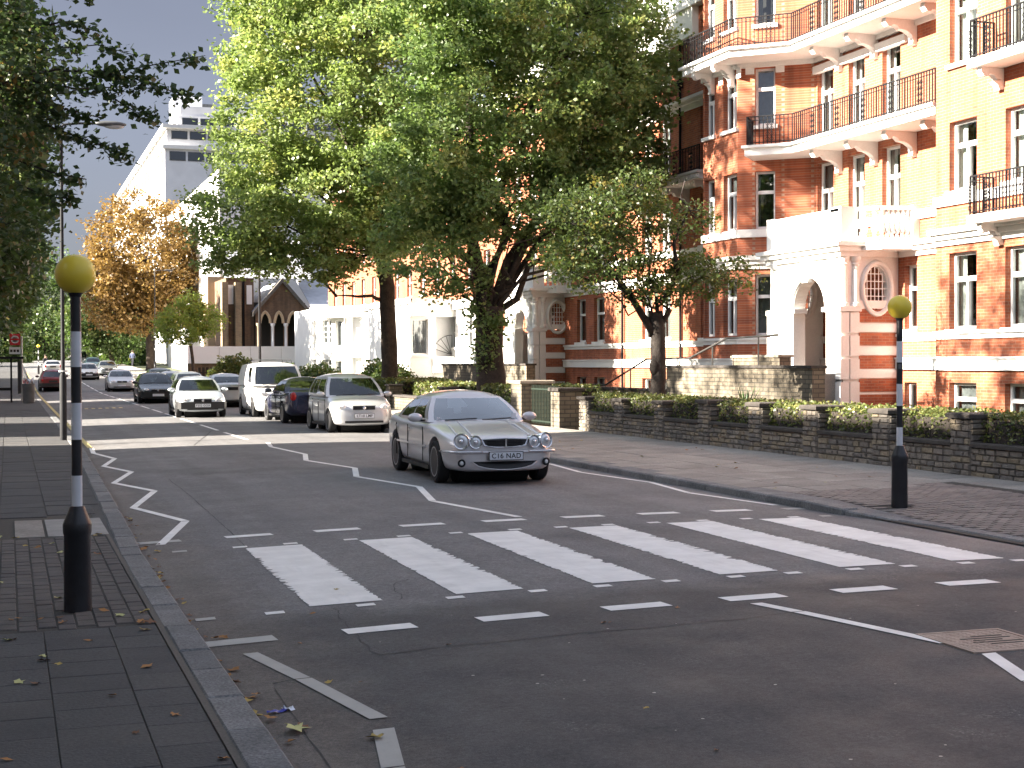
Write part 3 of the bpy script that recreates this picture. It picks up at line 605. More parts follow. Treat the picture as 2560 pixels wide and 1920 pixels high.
# ================================================================== building kit
class Face:
    """a vertical wall plane: runs from p0 to p1 in plan, outside is to the left of that direction"""
    def __init__(s, p0, p1, parent):
        s.p0 = Vector(p0); s.p1 = Vector(p1); s.d = (s.p1 - s.p0).normalized(); s.n = Vector((-s.d.y, s.d.x)); s.L = (s.p1 - s.p0).length; s.parent = parent; s.op = []
    def P(s, u, z, out=0.0):
        q = s.p0 + s.d * u + s.n * out; return (q.x, q.y, z)
    def bx(s, mb, u0, u1, z0, z1, o0, o1, m=0):
        return mb.add([s.P(u0, z0, o0), s.P(u1, z0, o0), s.P(u1, z0, o1), s.P(u0, z0, o1), s.P(u0, z1, o0), s.P(u1, z1, o0), s.P(u1, z1, o1), s.P(u0, z1, o1)],
                      [(3, 2, 1, 0), (4, 5, 6, 7), (0, 1, 5, 4), (1, 2, 6, 5), (2, 3, 7, 6), (3, 0, 4, 7)], m)
    def wall(s, z0, z1, mt, name='wall', rev=.24, rmat=None):
        ops = [o for o in s.op if z0 <= o[2] and o[3] <= z1]; us = sorted({0, s.L} | {u for o in ops for u in o[:2]}); zs = sorted({z0, z1} | {z for o in s.op for z in o[2:4] if 1})
        us = [u for u in us if 0 <= u <= s.L]; zs = [z for z in zs if z0 <= z <= z1]; mb = MB()
        for a, b in zip(us, us[1:]):
            for c, d in zip(zs, zs[1:]):
                cu_, cz = (a + b) / 2, (c + d) / 2
                if any(o[0] < cu_ < o[1] and o[2] < cz < o[3] for o in ops): continue
                mb.add([s.P(a, c), s.P(b, c), s.P(b, d), s.P(a, d)], [(3, 2, 1, 0)])
        for u0, u1, a, b in [o[:4] for o in ops]:
            for (p, q) in (((u0, a), (u0, b)), ((u0, b), (u1, b)), ((u1, b), (u1, a)), ((u1, a), (u0, a))):
                mb.add([s.P(*p), s.P(*q), s.P(*q, -rev), s.P(*p, -rev)], [(0, 1, 2, 3)])
        return mb.build(name, mt, s.parent)
    def window(s, u0, u1, z0, z1, style='sash', sill=True, curtain='curtain', cover=.6, lintel=False, frame_mat='white_paint', pane='pane', depth=.15, open_=True, detail=True):
        if open_: s.op.append((u0, u1, z0, z1))
        mb = MB(); f = .065; d0, d1 = -depth - .08, -depth; W_ = u1 - u0; H_ = z1 - z0
        s.bx(mb, u0, u0 + f, z0, z1, d0, d1); s.bx(mb, u1 - f, u1, z0, z1, d0, d1); s.bx(mb, u0 + f, u1 - f, z0, z0 + f * 1.2, d0, d1); s.bx(mb, u0 + f, u1 - f, z1 - f, z1, d0, d1)
        lights = []
        um = (u0 + u1) / 2; zi0, zi1 = z0 + f * 1.2, z1 - f; ua, ub = u0 + f, u1 - f
        if style == 'cross':                      # tall casements below a transom light
            zt = z0 + H_ * .66; s.bx(mb, ua, ub, zt - .07, zt + .05, d0, d1 + .02); s.bx(mb, um - .045, um + .045, zi0, zt - .07, d0 - .001, d1 + .015)
            lights = [(ua, um - .045, zi0, zt - .07), (um + .045, ub, zi0, zt - .07), (ua, ub, zt + .05, zi1)]
        elif style == 'transom':
            zt = z0 + H_ * .64; s.bx(mb, ua, ub, zt - .05, zt + .05, d0, d1 + .02); lights = [(ua, ub, zi0, zt - .05), (ua, ub, zt + .05, zi1)]
        elif style == 'sash':
            zt = z0 + H_ * .5; s.bx(mb, ua, ub, zt - .03, zt + .03, d0, d1 + .01); lights = [(ua, ub, zi0, zt - .03), (ua, ub, zt + .03, zi1)]
        elif style == 'grid':
            lights = [(ua, ub, zi0, zi1)]
            for k in range(1, 4): z = zi0 + (zi1 - zi0) * k / 4; s.bx(mb, ua, ub, z - .02, z + .02, d0, d1 + .005)
            s.bx(mb, um - .02, um + .02, zi0, zi1, d0 + .01, d1)
        else: lights = [(ua, ub, zi0, zi1)]
        w_ = mb.build('window', frame_mat, s.parent)
        for a, b, c, d in lights:
            MB().add([s.P(a, c, d0 + .03), s.P(b, c, d0 + .03), s.P(b, d, d0 + .03), s.P(a, d, d0 + .03)], [(3, 2, 1, 0)]).build('pane', pane, w_)
        if curtain and detail:
            dk = d0 - .10
            def drape(a, b, za, zb):
                n = max(6, int((b - a) / .05)); V = []; 
                for i in range(n + 1):
                    u = a + (b - a) * i / n; o_ = dk + .025 * math.sin(i * 2.2 + a * 7) + random.uniform(-.006, .006); V += [s.P(u, za, o_), s.P(u, zb, o_)]
                MB().add(V, [(2 * i, 2 * i + 1, 2 * i + 3, 2 * i + 2) for i in range(n)]).build('curtain', curtain, w_, smooth=1)
            if cover >= 1: drape(u0 + .02, u1 - .02, z0 + .02, z1)
            elif cover < 0: drape(u0 + .02, u1 - .02, z0 + H_ * (1 + cover), z1)
            else:
                drape(u0, u0 + W_ * cover / 2, z0, z1); drape(u1 - W_ * cover / 2, u1, z0, z1)
        if sill:
            sb = MB(); s.bx(sb, u0 - .08, u1 + .08, z0 - .11, z0 - .001, -.2, .09); sb.build('sill', 'stucco', w_)
        if lintel:
            for a_, b_ in ((u0 - .28, u0 - .02), (u1 + .02, u1 + .28)): sb = MB(); s.bx(sb, a_, b_, z1 - .17, z1 + .16, .002, .03); sb.build('lintel_block', 'stucco', w_)
        return w_
    def band(s, z0, z1, out, u0=None, u1=None, mt='stucco', name='band', steps=None):
        mb = MB(); u0 = 0 if u0 is None else u0; u1 = s.L if u1 is None else u1
        for (a, b, o_) in (steps or [(z0, z1, out)]): s.bx(mb, u0, u1, a, b, -.05, o_)
        return mb.build(name, mt, s.parent)
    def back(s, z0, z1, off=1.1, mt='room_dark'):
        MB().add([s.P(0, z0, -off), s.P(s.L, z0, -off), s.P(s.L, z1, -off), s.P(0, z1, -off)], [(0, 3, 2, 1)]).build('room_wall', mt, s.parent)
def railing(parent, pts, z0, h=.85, step=.115, name='railing'):
    mb = MB(); k = 0
    for p, q in zip(pts, pts[1:]):
        p, q = Vector(p), Vector(q); d = (q - p); L_ = d.length; d = d / L_; n = Vector((-d.y, d.x)); c = (p + q) / 2
        for za, zb, t in ((z0 + h - .03, z0 + h, .022), (z0 + h * .84, z0 + h * .84 + .016, .012), (z0 + .06, z0 + .085, .016)): mb.obox((c.x, c.y), d, n, L_ / 2, t, za, zb)
        m = int(L_ / step)
        for i in range(m + 1):
            a = p + d * (L_ * i / m); big = (i % 11 == 0)
            mb.obox((a.x, a.y), d, n, .016 if big else .012, .016 if big else .012, z0, z0 + h)
            if i % 11 in (5, 6):                 # scrolled panel
                for j in range(4):
                    zc = z0 + .16 + j * .15; path = [(a.x + d.x * .05 * math.cos(t), a.y + d.y * .05 * math.cos(t), zc + .06 * math.sin(t)) for t in [kk * math.pi / 3 for kk in range(7)]]
                    mb.tube(path, .009, 4, False)
    return mb.build(name, 'iron_black', parent)
def bracket(parent, face, u, z, proj=.95, wd=.2, drop=.62):
    """scrolled console bracket under a balcony"""
    prof = [(0, 0), (proj, 0), (proj + .02, -.10), (proj - .06, -.20), (proj - .16, -.21), (proj - .22, -.15), (proj - .34, -.17), (proj - .42, -.26), (proj - .55, -.27), (.30, -.30), (.17, -.38), (.12, -.5), (.14, -drop), (0, -drop - .03)]
    pts = [face.P(u - wd / 2, z + b, a) for a, b in prof]; v = Vector(face.P(u + wd / 2, z, 0)) - Vector(face.P(u - wd / 2, z, 0))
    return MB().extr(pts, v).build('bracket', 'stucco', parent, smooth=40)

# ================================================================== red-brick mansion block with balconies
mans = thing('mansion_block', 'red brick mansion block with white stucco bands, iron balconies and entrance porch', 'building', (0, 0, 0))
FR = Face((21.5, 19.0), (21.5, 29.96), mans); FB = Face((22.7, 29.96), (22.7, 37.5), mans); FRB = Face((21.5, 29.96), (22.7, 29.96), mans)
FC = Face((22.7, 37.5), (20.9, 39.0), mans); FD = Face((20.9, 39.0), (20.9, 41.3), mans); FE = Face((20.9, 41.3), (22.7, 42.8), mans); FF = Face((22.7, 42.8), (22.7, 58.0), mans); FG = Face((22.7, 58.0), (22.7, 66.0), mans)
TOP = 15.2
def yw(f, ya, yb): return (ya - f.p0.y, yb - f.p0.y)
for (ya, yb, st) in ((28.38, 29.42, 'cross'), (25.8, 27.35, 'cross'), (22.2, 23.7, 'cross')):
    u0, u1 = yw(FR, ya, yb); wide = yb - ya > 1.2
    FR.window(u0, u1, 2.63, 4.47, st, cover=.55); FR.window(u0, u1, 5.95, 7.62, st, cover=.6); FR.window(u0, u1, 9.0, 10.95, st, cover=1.0 if not wide else .5); FR.window(u0, u1, 12.2, 13.9, st, cover=.5)
    FR.window(u0, u1, .25, 1.35, 'transom', sill=False, curtain='curtain_grey', cover=.5 if wide else 1)
for (ya, yb) in ((33.21, 34.06), (34.92, 35.74), (36.55, 37.42)):
    u0, u1 = yw(FB, ya, yb)
    FB.window(u0, u1, 5.35, 7.72, 'cross', sill=False, cover=.7); FB.window(u0, u1, 8.22, 10.62, 'cross', sill=False, cover=.5); FB.window(u0, u1, 11.15, 13.6, 'cross', sill=False, cover=.5)
FB.window(*yw(FB, 32.45, 33.0), 2.72, 4.42, 'transom', cover=.3); FB.window(*yw(FB, 32.45, 33.0), .3, 1.3, 'plain', sill=False, cover=.3)
Lc = FC.L
for z0, z1, op, cv, cov in ((2.66, 4.5, 0, 'curtain_grey', 1), (5.87, 7.6, 0, 'curtain_grey', .35), (8.98, 10.7, 0, 'curtain_grey', 1), (12.0, 13.6, 0, 'curtain', .6)):
    FC.window(Lc - 1.13, Lc - .52, z0, z1, 'transom', sill=z0 > 8, curtain=cv, cover=cov, lintel=z0 > 8)
FC.window(Lc - 1.1, Lc - .5, .3, 1.35, 'plain', sill=False, cover=.4)
for z0, z1 in ((2.66, 4.4), (5.87, 7.6), (8.95, 10.6), (12.0, 13.6)):
    FD.window(.06, .92, z0, z1, 'cross', sill=z0 > 8, curtain='curtain_grey', cover=.5, lintel=z0 > 8); FD.window(1.5, 2.2, z0, z1, 'cross', sill=z0 > 8, curtain='curtain_grey', cover=.5)
for (ya, yb) in ((44.14, 45.05), (47.45, 48.4), (49.05, 49.95), (53.6, 54.7), (55.6, 56.6)):
    u0, u1 = yw(FF, ya, yb)
    FF.window(u0, u1, 2.7, 4.5, 'transom', curtain='curtain_grey', cover=.6); FF.window(u0, u1, 5.9, 7.7, 'cross', cover=.6); FF.window(u0, u1, 8.3, 10.7, 'cross', sill=False, cover=.4); FF.window(u0, u1, 12.0, 13.7, 'cross', cover=.4)
    FF.window(u0, u1, .3, 1.25, 'plain', sill=False, curtain='curtain_grey', cover=.6)
for ya in (59.2, 61.5, 63.6):
    for z0, z1 in ((2.7, 4.5), (5.9, 7.7), (8.3, 10.7), (12, 13.7)): FG.window(*yw(FG, ya, ya + 1), z0, z1, 'cross', cover=.5)
for f in (FR, FB, FC, FD, FE, FF, FG):
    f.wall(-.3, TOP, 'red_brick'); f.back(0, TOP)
    f.band(1.65, 1.95, .12, name='plinth_band', steps=[(1.65, 1.92, .10), (1.92, 1.97, .14)])
    f.band(2.42, 2.6, .07, name='sill_band', steps=[(2.40, 2.52, .05), (2.52, 2.6, .10)])
    f.band(4.7, 5.05, .2, name='cornice', steps=[(4.66, 4.80, .07), (4.80, 4.93, .16), (4.93, 5.06, .26)])
    f.band(5.62, 5.86, .08, name='sill_band')
    f.band(10.8, 11.1, .2, name='cornice', steps=[(10.72, 10.9, .08), (10.9, 11.02, .2), (11.02, 11.12, .3)])
    f.band(14.2, 15.2, .2, name='parapet', steps=[(14.2, 14.45, .35), (14.45, 15.3, .12)])
FRB2 = Face((22.7, 29.96), (21.5, 29.96), mans)
MB().add([(21.5, 29.96, -.3), (22.7, 29.96, -.3), (22.7, 29.96, TOP), (21.5, 29.96, TOP)], [(0, 1, 2, 3)]).build('return_wall', 'red_brick', mans)
MB().poly([(21.6, 19), (34, 19), (34, 66), (22.8, 66), (22.8, 42.8), (21, 41.3), (21, 39), (22.8, 37.4), (22.8, 29.9), (21.6, 29.9)], TOP - .35, TOP - .05).build('roof', 'slate', mans)
MB().add([(34, 19, -.3), (34, 66, -.3), (34, 66, TOP), (34, 19, TOP)], [(0, 1, 2, 3)]).build('rear_wall', 'red_brick', mans)
MB().add([(34, 19, -.3), (21.5, 19, -.3), (21.5, 19, TOP), (34, 19, TOP)], [(0, 1, 2, 3)]).build('end_wall', 'red_brick', mans)
# drainpipes
for x, y in ((22.62, 43.2), (22.62, 46.5), (22.6, 51.6)):
    MB().tube([(x, y, -.2), (x, y, 14.2)], .05, 8).box(x - .12, x + .06, y - .12, y + .12, 11.6, 11.85).build('drainpipe', 'iron_black', mans)
for cx, cy, t in ((24.5, 45.5, 17.6), (24.8, 33.0, 17.8)):
    MB().box(cx - .8, cx + .8, cy - 1.3, cy + 1.3, TOP - .1, t).build('chimney_stack', 'red_brick', mans)
# white dormer gable above the cornice
MB().extr([(22.45, 45.2, 13.2), (22.45, 50.4, 13.2), (22.45, 50.4, 15.8), (22.45, 49.2, 16.4), (22.45, 48.6, 17.6), (22.45, 47.8, 18.2), (22.45, 47.0, 17.6), (22.45, 46.4, 16.4), (22.45, 45.2, 15.8)], (.5, 0, 0)).build('gable', 'stucco', mans)
# balconies
bal = MB().poly([(21.5, 30.0), (22.68, 30.0), (22.68, 37.45), (21.25, 38.67), (20.5, 37.85), (21.5, 36.85)], 7.92, 8.14); bal.poly([(21.42, 30.0), (22.66, 30.02), (22.66, 37.43), (21.2, 38.69), (20.38, 37.83), (21.42, 36.8)], 8.14, 8.22)
bo = bal.build('balcony', 'stucco', mans); railing(bo, [(21.52, 30.02), (21.52, 36.85), (20.56, 37.8), (21.15, 38.5)], 8.22)
for u in (.35, 2.6, 4.4, 6.2): bracket(bo, FB, u if u > 1 else 2.9 - 2.0, 7.92)
b2 = MB().poly([(21.5, 30.0), (22.68, 30.0), (22.68, 37.4), (20.95, 38.95), (20.95, 41.3), (20.15, 41.25), (20.15, 38.15), (21.5, 36.9)], 10.86, 11.06); b2.poly([(21.4, 30.0), (22.66, 30.02), (22.66, 37.38), (20.97, 38.97), (20.97, 41.28), (20.05, 41.35), (20.05, 38.1), (21.4, 36.85)], 11.06, 11.14)
bo2 = b2.build('balcony', 'stucco', mans); railing(bo2, [(21.52, 30.02), (21.52, 36.9), (20.18, 38.15), (20.18, 41.2), (20.8, 41.2)], 11.14)
for u in (.9, 2.6, 4.4, 6.2): bracket(bo2, FB, u, 10.86)
for u in (.3, 1.6): bracket(bo2, FD, u, 10.86, .7)
FB.band(10.38, 10.6, .12, u0=2.9, u1=7.54, name='string_course')
b3 = MB().box(21.6, 22.72, 43.0, 50.6, 7.95, 8.15); b3.box(21.5, 22.72, 42.95, 50.7, 8.15, 8.23); 
for i in range(40): b3.box(21.54, 21.6, 43.05 + i * .19, 43.14 + i * .19, 8.0, 8.12)
bo3 = b3.build('balcony', 'stucco', mans); railing(bo3, [(21.62, 43.0), (21.62, 50.6), (22.6, 50.6)], 8.23)
for u in (.9, 3.2, 5.3, 7.2): bracket(bo3, FF, u, 7.95)
for z in (5.0, 8.55):
    bo4 = MB().poly([(20.75, 25.4), (21.48, 25.4), (21.48, 27.75), (20.75, 27.75)], z, z + .2).build('balcony', 'stucco', mans); railing(bo4, [(21.45, 27.7), (20.8, 27.7), (20.8, 25.4)], z + .2, .9)
    for u in (6.6, 8.5): bracket(bo4, FR, u, z, .6, .18, .45)
# ------------------------------------------------------------------ entrance porch (built twice: same shape at the next entrance)
def porch(parent, dx, dy, small=False):
    root = link('porch', None, parent, loc=(dx, dy, 0))
    xf, xb, y0, y1 = 20.95, 22.7, 33.3, 37.1
    F1 = Face((xf, y0), (xf, y1), root); mb = MB()
    uc, r, zs, zt = 1.65, .86, 3.3, 4.95; n = 18
    def q(a): mb.add(a, [tuple(range(len(a) - 1, -1, -1))])
    q([F1.P(0, .0), F1.P(uc - r, .0), F1.P(uc - r, zt), F1.P(0, zt)]); q([F1.P(uc + r, .0), F1.P(F1.L, .0), F1.P(F1.L, zt), F1.P(uc + r, zt)])
    q([F1.P(uc - r, 0), F1.P(uc + r, 0), F1.P(uc + r, 1.55), F1.P(uc - r, 1.55)])
    A = [(uc + r * math.cos(math.pi * i / n), zs + r * math.sin(math.pi * i / n)) for i in range(n + 1)]
    for (a, b), (c, d) in zip(A, A[1:]):
        q([F1.P(c, d), F1.P(a, b), F1.P(a, zt), F1.P(c, zt)])
        mb.add([F1.P(a, b), F1.P(c, d), F1.P(c, d, -.38), F1.P(a, b, -.38)], [(0, 1, 2, 3)])
    for u in (uc - r, uc + r): mb.add([F1.P(u, 1.55), F1.P(u, zs), F1.P(u, zs, -.38), F1.P(u, 1.55, -.38)], [(0, 1, 2, 3)])
    # side walls with an oval opening facing along the street
    xs0, xs1, zo, ra, rb = xf, xb, 3.82, .36, .60; xo = 22.02
    def side(y, oval):
        ZS = (.0, zt)
        if not oval: q([(xs0, y, 0), (xs1, y, 0), (xs1, y, zt), (xs0, y, zt)]); return
        m = 28; O = [(xo + ra * math.cos(2 * math.pi * i / m), zo + rb * math.sin(2 * math.pi * i / m)) for i in range(m)]
        def rim(c, s_):
            t = min((xs1 - xo) / c if c > 1e-6 else (xs0 - xo) / c if c < -1e-6 else 1e9, (zt - zo) / s_ if s_ > 1e-6 else (0 - zo) / s_ if s_ < -1e-6 else 1e9); return (xo + c * t, zo + s_ * t)
        for i in range(m):
            a0, a1 = 2 * math.pi * i / m, 2 * math.pi * (i + 1) / m
            p, p2 = O[i], O[(i + 1) % m]; r0, r1 = rim(math.cos(a0), math.sin(a0)), rim(math.cos(a1), math.sin(a1))
            mb.add([(p[0], y, p[1]), (r0[0], y, r0[1]), (r1[0], y, r1[1]), (p2[0], y, p2[1])], [(0, 1, 2, 3)])
            mb.add([(p[0], y, p[1]), (p2[0], y, p2[1]), (p2[0], y + .2, p2[1]), (p[0], y + .2, p[1])], [(0, 1, 2, 3)])
        for cx_, cz_ in ((xs0, 0), (xs1, 0), (xs1, zt), (xs0, zt)):
            best = sorted(range(m), key=lambda i: (rim(math.cos(2 * math.pi * i / m), math.sin(2 * math.pi * i / m))[0] - cx_) ** 2 + (rim(math.cos(2 * math.pi * i / m), math.sin(2 * math.pi * i / m))[1] - cz_) ** 2)[:2]
            P_ = [rim(math.cos(2 * math.pi * i / m), math.sin(2 * math.pi * i / m)) for i in best]
            mb.add([(P_[0][0], y, P_[0][1]), (cx_, y, cz_), (P_[1][0], y, P_[1][1])], [(0, 1, 2)])
    side(y0, True); side(y1, True)
    mb.build('wall', 'stucco', root)
    # moulded oval surround and its glazing bars
    for y, s_ in ((y0, -1), (y1, 1)):
        ring = MB(); P_ = [(xo + (ra + .09) * math.cos(t), y + s_ * .02, zo + (rb + .09) * math.sin(t)) for t in [2 * math.pi * i / 28 for i in range(29)]]; ring.tube(P_, .075, 6, False); ring.build('oval_surround', 'stucco', root, smooth=1)
        bars = MB()
        for k in (-.24, -.12, 0, .12, .24):
            hh = rb * math.sqrt(max(0, 1 - (k / ra) ** 2)); bars.box(xo + k - .012, xo + k + .012, y + .08, y + .1, zo - hh, zo + hh)
        for k in (-.4, -.2, 0, .2, .4):
            hh = ra * math.sqrt(1 - (k / rb) ** 2); bars.box(xo - hh, xo + hh, y + .082, y + .098, zo + k - .012, zo + k + .012)
        bars.build('glazing_bars', 'white_paint', root)
    # brick bands between white courses on the side face
    for k in range(4):
        MB().box(xf + .52, xb - .02, y0 - .02, y0 + .01, 1.05 + k * .62, 1.40 + k * .62).build('brick_band', 'red_brick', root)
        MB().box(xf + .50, xb - .02, y0 - .035, y0 + .01, 1.42 + k * .62, 1.64 + k * .62).build('white_course', 'stucco', root)
    MB().box(xf + .52, xb - .02, y0 - .015, y0 + .01, -.2, .98).build('brick_band', 'red_brick', root)
    # rusticated corner pier and paired columns on it
    pier = MB()
    for k in range(4):
        z = .75 + k * .62
        for a, b in ((xf - .08, xf + .18), (xf + .22, xf + .5)): pier.box(a, b, y0 - .07, y0 + .3, z + .02, z + .56)
        for a, b in ((y0 + .33, y0 + .62),): pier.box(xf - .08, xf + .1, a, b, z + .02, z + .56)
    pier.box(xf - .12, xf + .55, y0 - .10, y0 + .66, -.2, .77); pier.box(xf - .12, xf + .55, y0 - .1, y0 + .66, 3.2, 3.34)
    pier.build('corner_pier', 'stucco', root); pier = MB()
    for k in range(4): pier.box(xf - .08, xf + .1, y1 - .62, y1 + .06, .77 + k * .62, 1.33 + k * .62)
    pier.box(xf - .11, xf + .1, y1 - .65, y1 + .08, 3.2, 3.34); pier.build('corner_pier', 'stucco', root)
    for cx_, cy_ in ((xf - .0, y0 + .42), (xf + .08, y0 + .04), (xf + .4, y0 + .0), (xf, y1 - .3)):
        MB().lathe([(.13, 3.34), (.13, 3.42), (.105, 3.45), (.10, 4.0), (.09, 4.42), (.12, 4.46), (.09, 4.5), (.14, 4.56), (.15, 4.64), (.15, 4.66)], (cx_, cy_, 0), 14).build('column', 'stucco', root, smooth=35)
    # moulded arch rim
    P_ = [F1.P(uc + (r + .08) * math.cos(t), zs + (r + .08) * math.sin(t), .02) for t in [math.pi * i / 18 for i in range(19)]]; MB().tube(P_, .07, 6).build('arch_moulding', 'stucco', root, smooth=1)
    MB().extr([F1.P(uc - .16, 4.05, 0), F1.P(uc + .16, 4.05, 0), F1.P(uc + .22, 4.62, 0), F1.P(uc - .22, 4.62, 0)], (-.16, 0, 0)).build('keystone', 'stucco', root)
    for u in (uc - r - .0, uc + r + .0): im = MB(); F1.bx(im, u - .14, u + .14, 3.22, 3.34, -.36, .06); im.build('impost', 'stucco', root)
    # entablature, roof terrace slab and parapet
    ent = MB()
    for z0, z1, o_ in ((4.66, 4.8, .12), (4.8, 4.93, .22), (4.93, 5.04, .32)): ent.poly([(xf - o_, y0 - o_), (xb - .05, y0 - o_), (xb - .05, y1 + o_), (xf - o_, y1 + o_)], z0, z1)
    ent.poly([(xf + .45, y0 - .2), (xf + .75, y0 - .75), (xb - .05, y0 - .95), (xb - .05, y0 - .2)], 4.82, 5.03); ent.build('entablature', 'stucco', root)
    par = MB(); par.box(xf - .06, xf + .16, y0 + .1, y1, 5.04, 5.86); par.box(xf - .10, xf + .2, y0, y1 + .04, 5.86, 5.94); par.box(xf - .1, xf + .42, y0 - .1, y0 + .42, 5.04, 5.98); par.box(xf - .08, xf + .3, y1 - .3, y1 + .08, 5.04, 5.98)
    par.build('parapet', 'stucco', root)
    a = Vector((xf + .45, y0 - .15)); b = Vector((xf + .75, y0 - .62)); c = Vector((xb - .1, y0 - .85))
    for p, q_ in ((a, b), (b, c)):
        d = (q_ - p).normalized(); nn = Vector((-d.y, d.x)); mid = (p + q_) / 2
        for za, zb in ((5.86, 5.96), (5.04, 5.14)): MB().obox((mid.x, mid.y), d, nn, (q_ - p).length / 2, .09, za, zb).build('balustrade_rail', 'stucco', root)
    prof = [(.05, 5.14), (.05, 5.19), (.035, 5.22), (.085, 5.34), (.09, 5.42), (.045, 5.6), (.035, 5.72), (.06, 5.76), (.06, 5.86)]
    for p, q_, m in ((a, b, 2), (b, c, 7)):
        for i in range(m):
            t = p + (q_ - p) * ((i + .5) / m); MB().lathe(prof, (t.x, t.y, 0), 10).build('baluster', 'stucco', root, smooth=40)
    e = MB().box(c.x - .1, c.x + .12, c.y - .12, c.y + .12, 5.04, 5.98); e.build('end_post', 'stucco', root)
    # door inside the porch and number panel
    dr = MB(); dr.box(xb - .12, xb - .05, y0 + .7, y0 + 2.6, 1.55, 3.75).build('door', 'door_wood', root)
    MB().box(xf, xb, y0 + .02, y1 - .02, 1.35, 1.55).build('porch_floor', 'flag', root)
    for k, z in enumerate((2.2, 2.42, 2.64)): MB().extr([F1.P(3.2, z, 0), F1.P(3.5, z, 0), F1.P(3.5, z + .09, 0), F1.P(3.2, z + .09, 0)], (-.035, 0, 0)).build('letter_panel', 'stone0', root)
    return root
porch(mans, 0, 0); porch(mans, .35, 24.7)

# ------------------------------------------------------------------ front steps: stone flank walls, coping, handrails
def stone_flank(label, name, pts, zs, th=.35, cop=True, mt='stone_wall'):
    """garden wall running through pts (plan) with top heights zs per segment"""
    t = thing(name, label, 'wall', (0, 0, 0))
    for (p, q), z in zip(zip(pts, pts[1:]), zs):
        p, q = Vector(p), Vector(q); d = (q - p).normalized(); n = Vector((-d.y, d.x)); c = (p + q) / 2; L_ = (q - p).length / 2
        MB().obox((c.x, c.y), d, n, L_, th / 2, -.3, z).build('masonry', mt, t)
        if cop: MB().obox((c.x, c.y), d, n, L_ + .03, th / 2 + .05, z, z + .07).build('coping', 'coping' if z < 1.9 else 'coping_pale', t)
    return t
stone_flank('tall stone flank wall of the entrance steps, before the white porch', 'flank_wall', [(18.6, 30.6), (18.6, 38.8)], [1.70])
stone_flank('low stone flank wall further along the entrance steps', 'flank_wall', [(18.62, 38.85), (18.62, 45.4)], [.98])
stone_flank('short stone upstand at the foot of the porch', 'flank_wall', [(19.3, 33.4), (19.3, 36.0)], [1.98])
stone_flank('lowest stone terrace wall behind the clipped hedge', 'flank_wall', [(17.2, 30.4), (17.2, 37.8)], [.88])
stone_flank('dark stone wall rising behind the broad trunk', 'flank_wall', [(18.4, 50.5), (18.4, 61.5)], [1.75]); stone_flank('stone wall beside the pale rendered porch', 'flank_wall', [(17.6, 52.0), (17.6, 62.5)], [1.05])
hr = thing('handrail', 'dark iron handrail climbing beside the entrance steps', 'handrail', (0, 0, 0))
MB().tube([(18.5, 45.0, 1.12), (18.5, 43.6, 1.12), (18.5, 40.4, 1.95), (18.5, 37.4, 1.98), (18.5, 35.2, 2.5), (18.5, 32.4, 2.55)], .03, 6).build('rail', 'iron_dark', hr, smooth=1)
for y, z0, z1 in ((44.4, .95, 1.12), (41.6, 1.0, 1.62), (38.2, 1.75, 1.96), (36.0, 1.75, 2.28), (33.4, 1.75, 2.52)): MB().tube([(18.5, y, z0), (18.5, y, z1)], .022, 6).build('baluster_post', 'iron_dark', hr)
st = thing('front_steps', 'stone steps climbing between flank walls to the porch', 'steps', (0, 0, 0))
for i in range(8): MB().box(18.8, 20.75, 37.2 + i * .34, 37.54 + i * .34, -.3, 1.5 - i * .18).build('step', 'flag', st)
MB().box(18.8, 20.9, 33.5, 37.2, -.3, 1.53).build('landing', 'flag_b', st)

# ================================================================== stone garden wall with piers
def wall_z(y): return rp(13.4, y) - .01
gw = thing('garden_wall', 'long low rubble stone wall with square piers along the footway', 'wall', (0, 0, 0))
PIERS = [9.6, 11.7, 13.75, 15.75, 17.82, 19.9, 22.08, 24.09, 26.22, 28.36, 30.56, 32.76]
STM = {}
def stone_mesh(l_, h_, mt):
    key = (round(l_, 2), round(h_, 2), mt, random.randrange(2))
    if key not in STM:
        g = .006; c = .012; a, b = l_ / 2 - g, h_ / 2 - g; j = lambda: random.uniform(-.008, .008)
        V = [(-.0, -a, -b), (0, a, -b), (0, a, b), (0, -a, b), (-.03 + j(), -a + c + j(), -b + c + j()), (-.03 + j(), a - c + j(), -b + c + j()), (-.03 + j(), a - c + j(), b - c + j()), (-.03 + j(), -a + c + j(), b - c + j())]
        STM[key] = MB().add(V, [(4, 7, 6, 5), (0, 4, 5, 1), (1, 5, 6, 2), (2, 6, 7, 3), (3, 7, 4, 0)]).mesh('stone', mt)
    return STM[key]
cnt = 0; rest = MB()
def put_stone(x, y, z, l_, h_, rot, near):
    global cnt
    mt = random.choice(('stone0', 'stone1', 'stone1', 'stone2', 'stone3'))
    me = stone_mesh(l_, h_, mt)
    if near and cnt < 300:
        o = bpy.data.objects.new('stone', me); COL.objects.link(o); o.parent = gw; o.location = (x, y, z); o.rotation_euler = (0, 0, rot); cnt += 1
    else:
        c_, s_ = math.cos(rot), math.sin(rot); V = [(x + v.co.x * c_ - v.co.y * s_, y + v.co.x * s_ + v.co.y * c_, z + v.co.z) for v in me.vertices]
        rest.add(V, [tuple(p.vertices) for p in me.polygons], random.randrange(4))
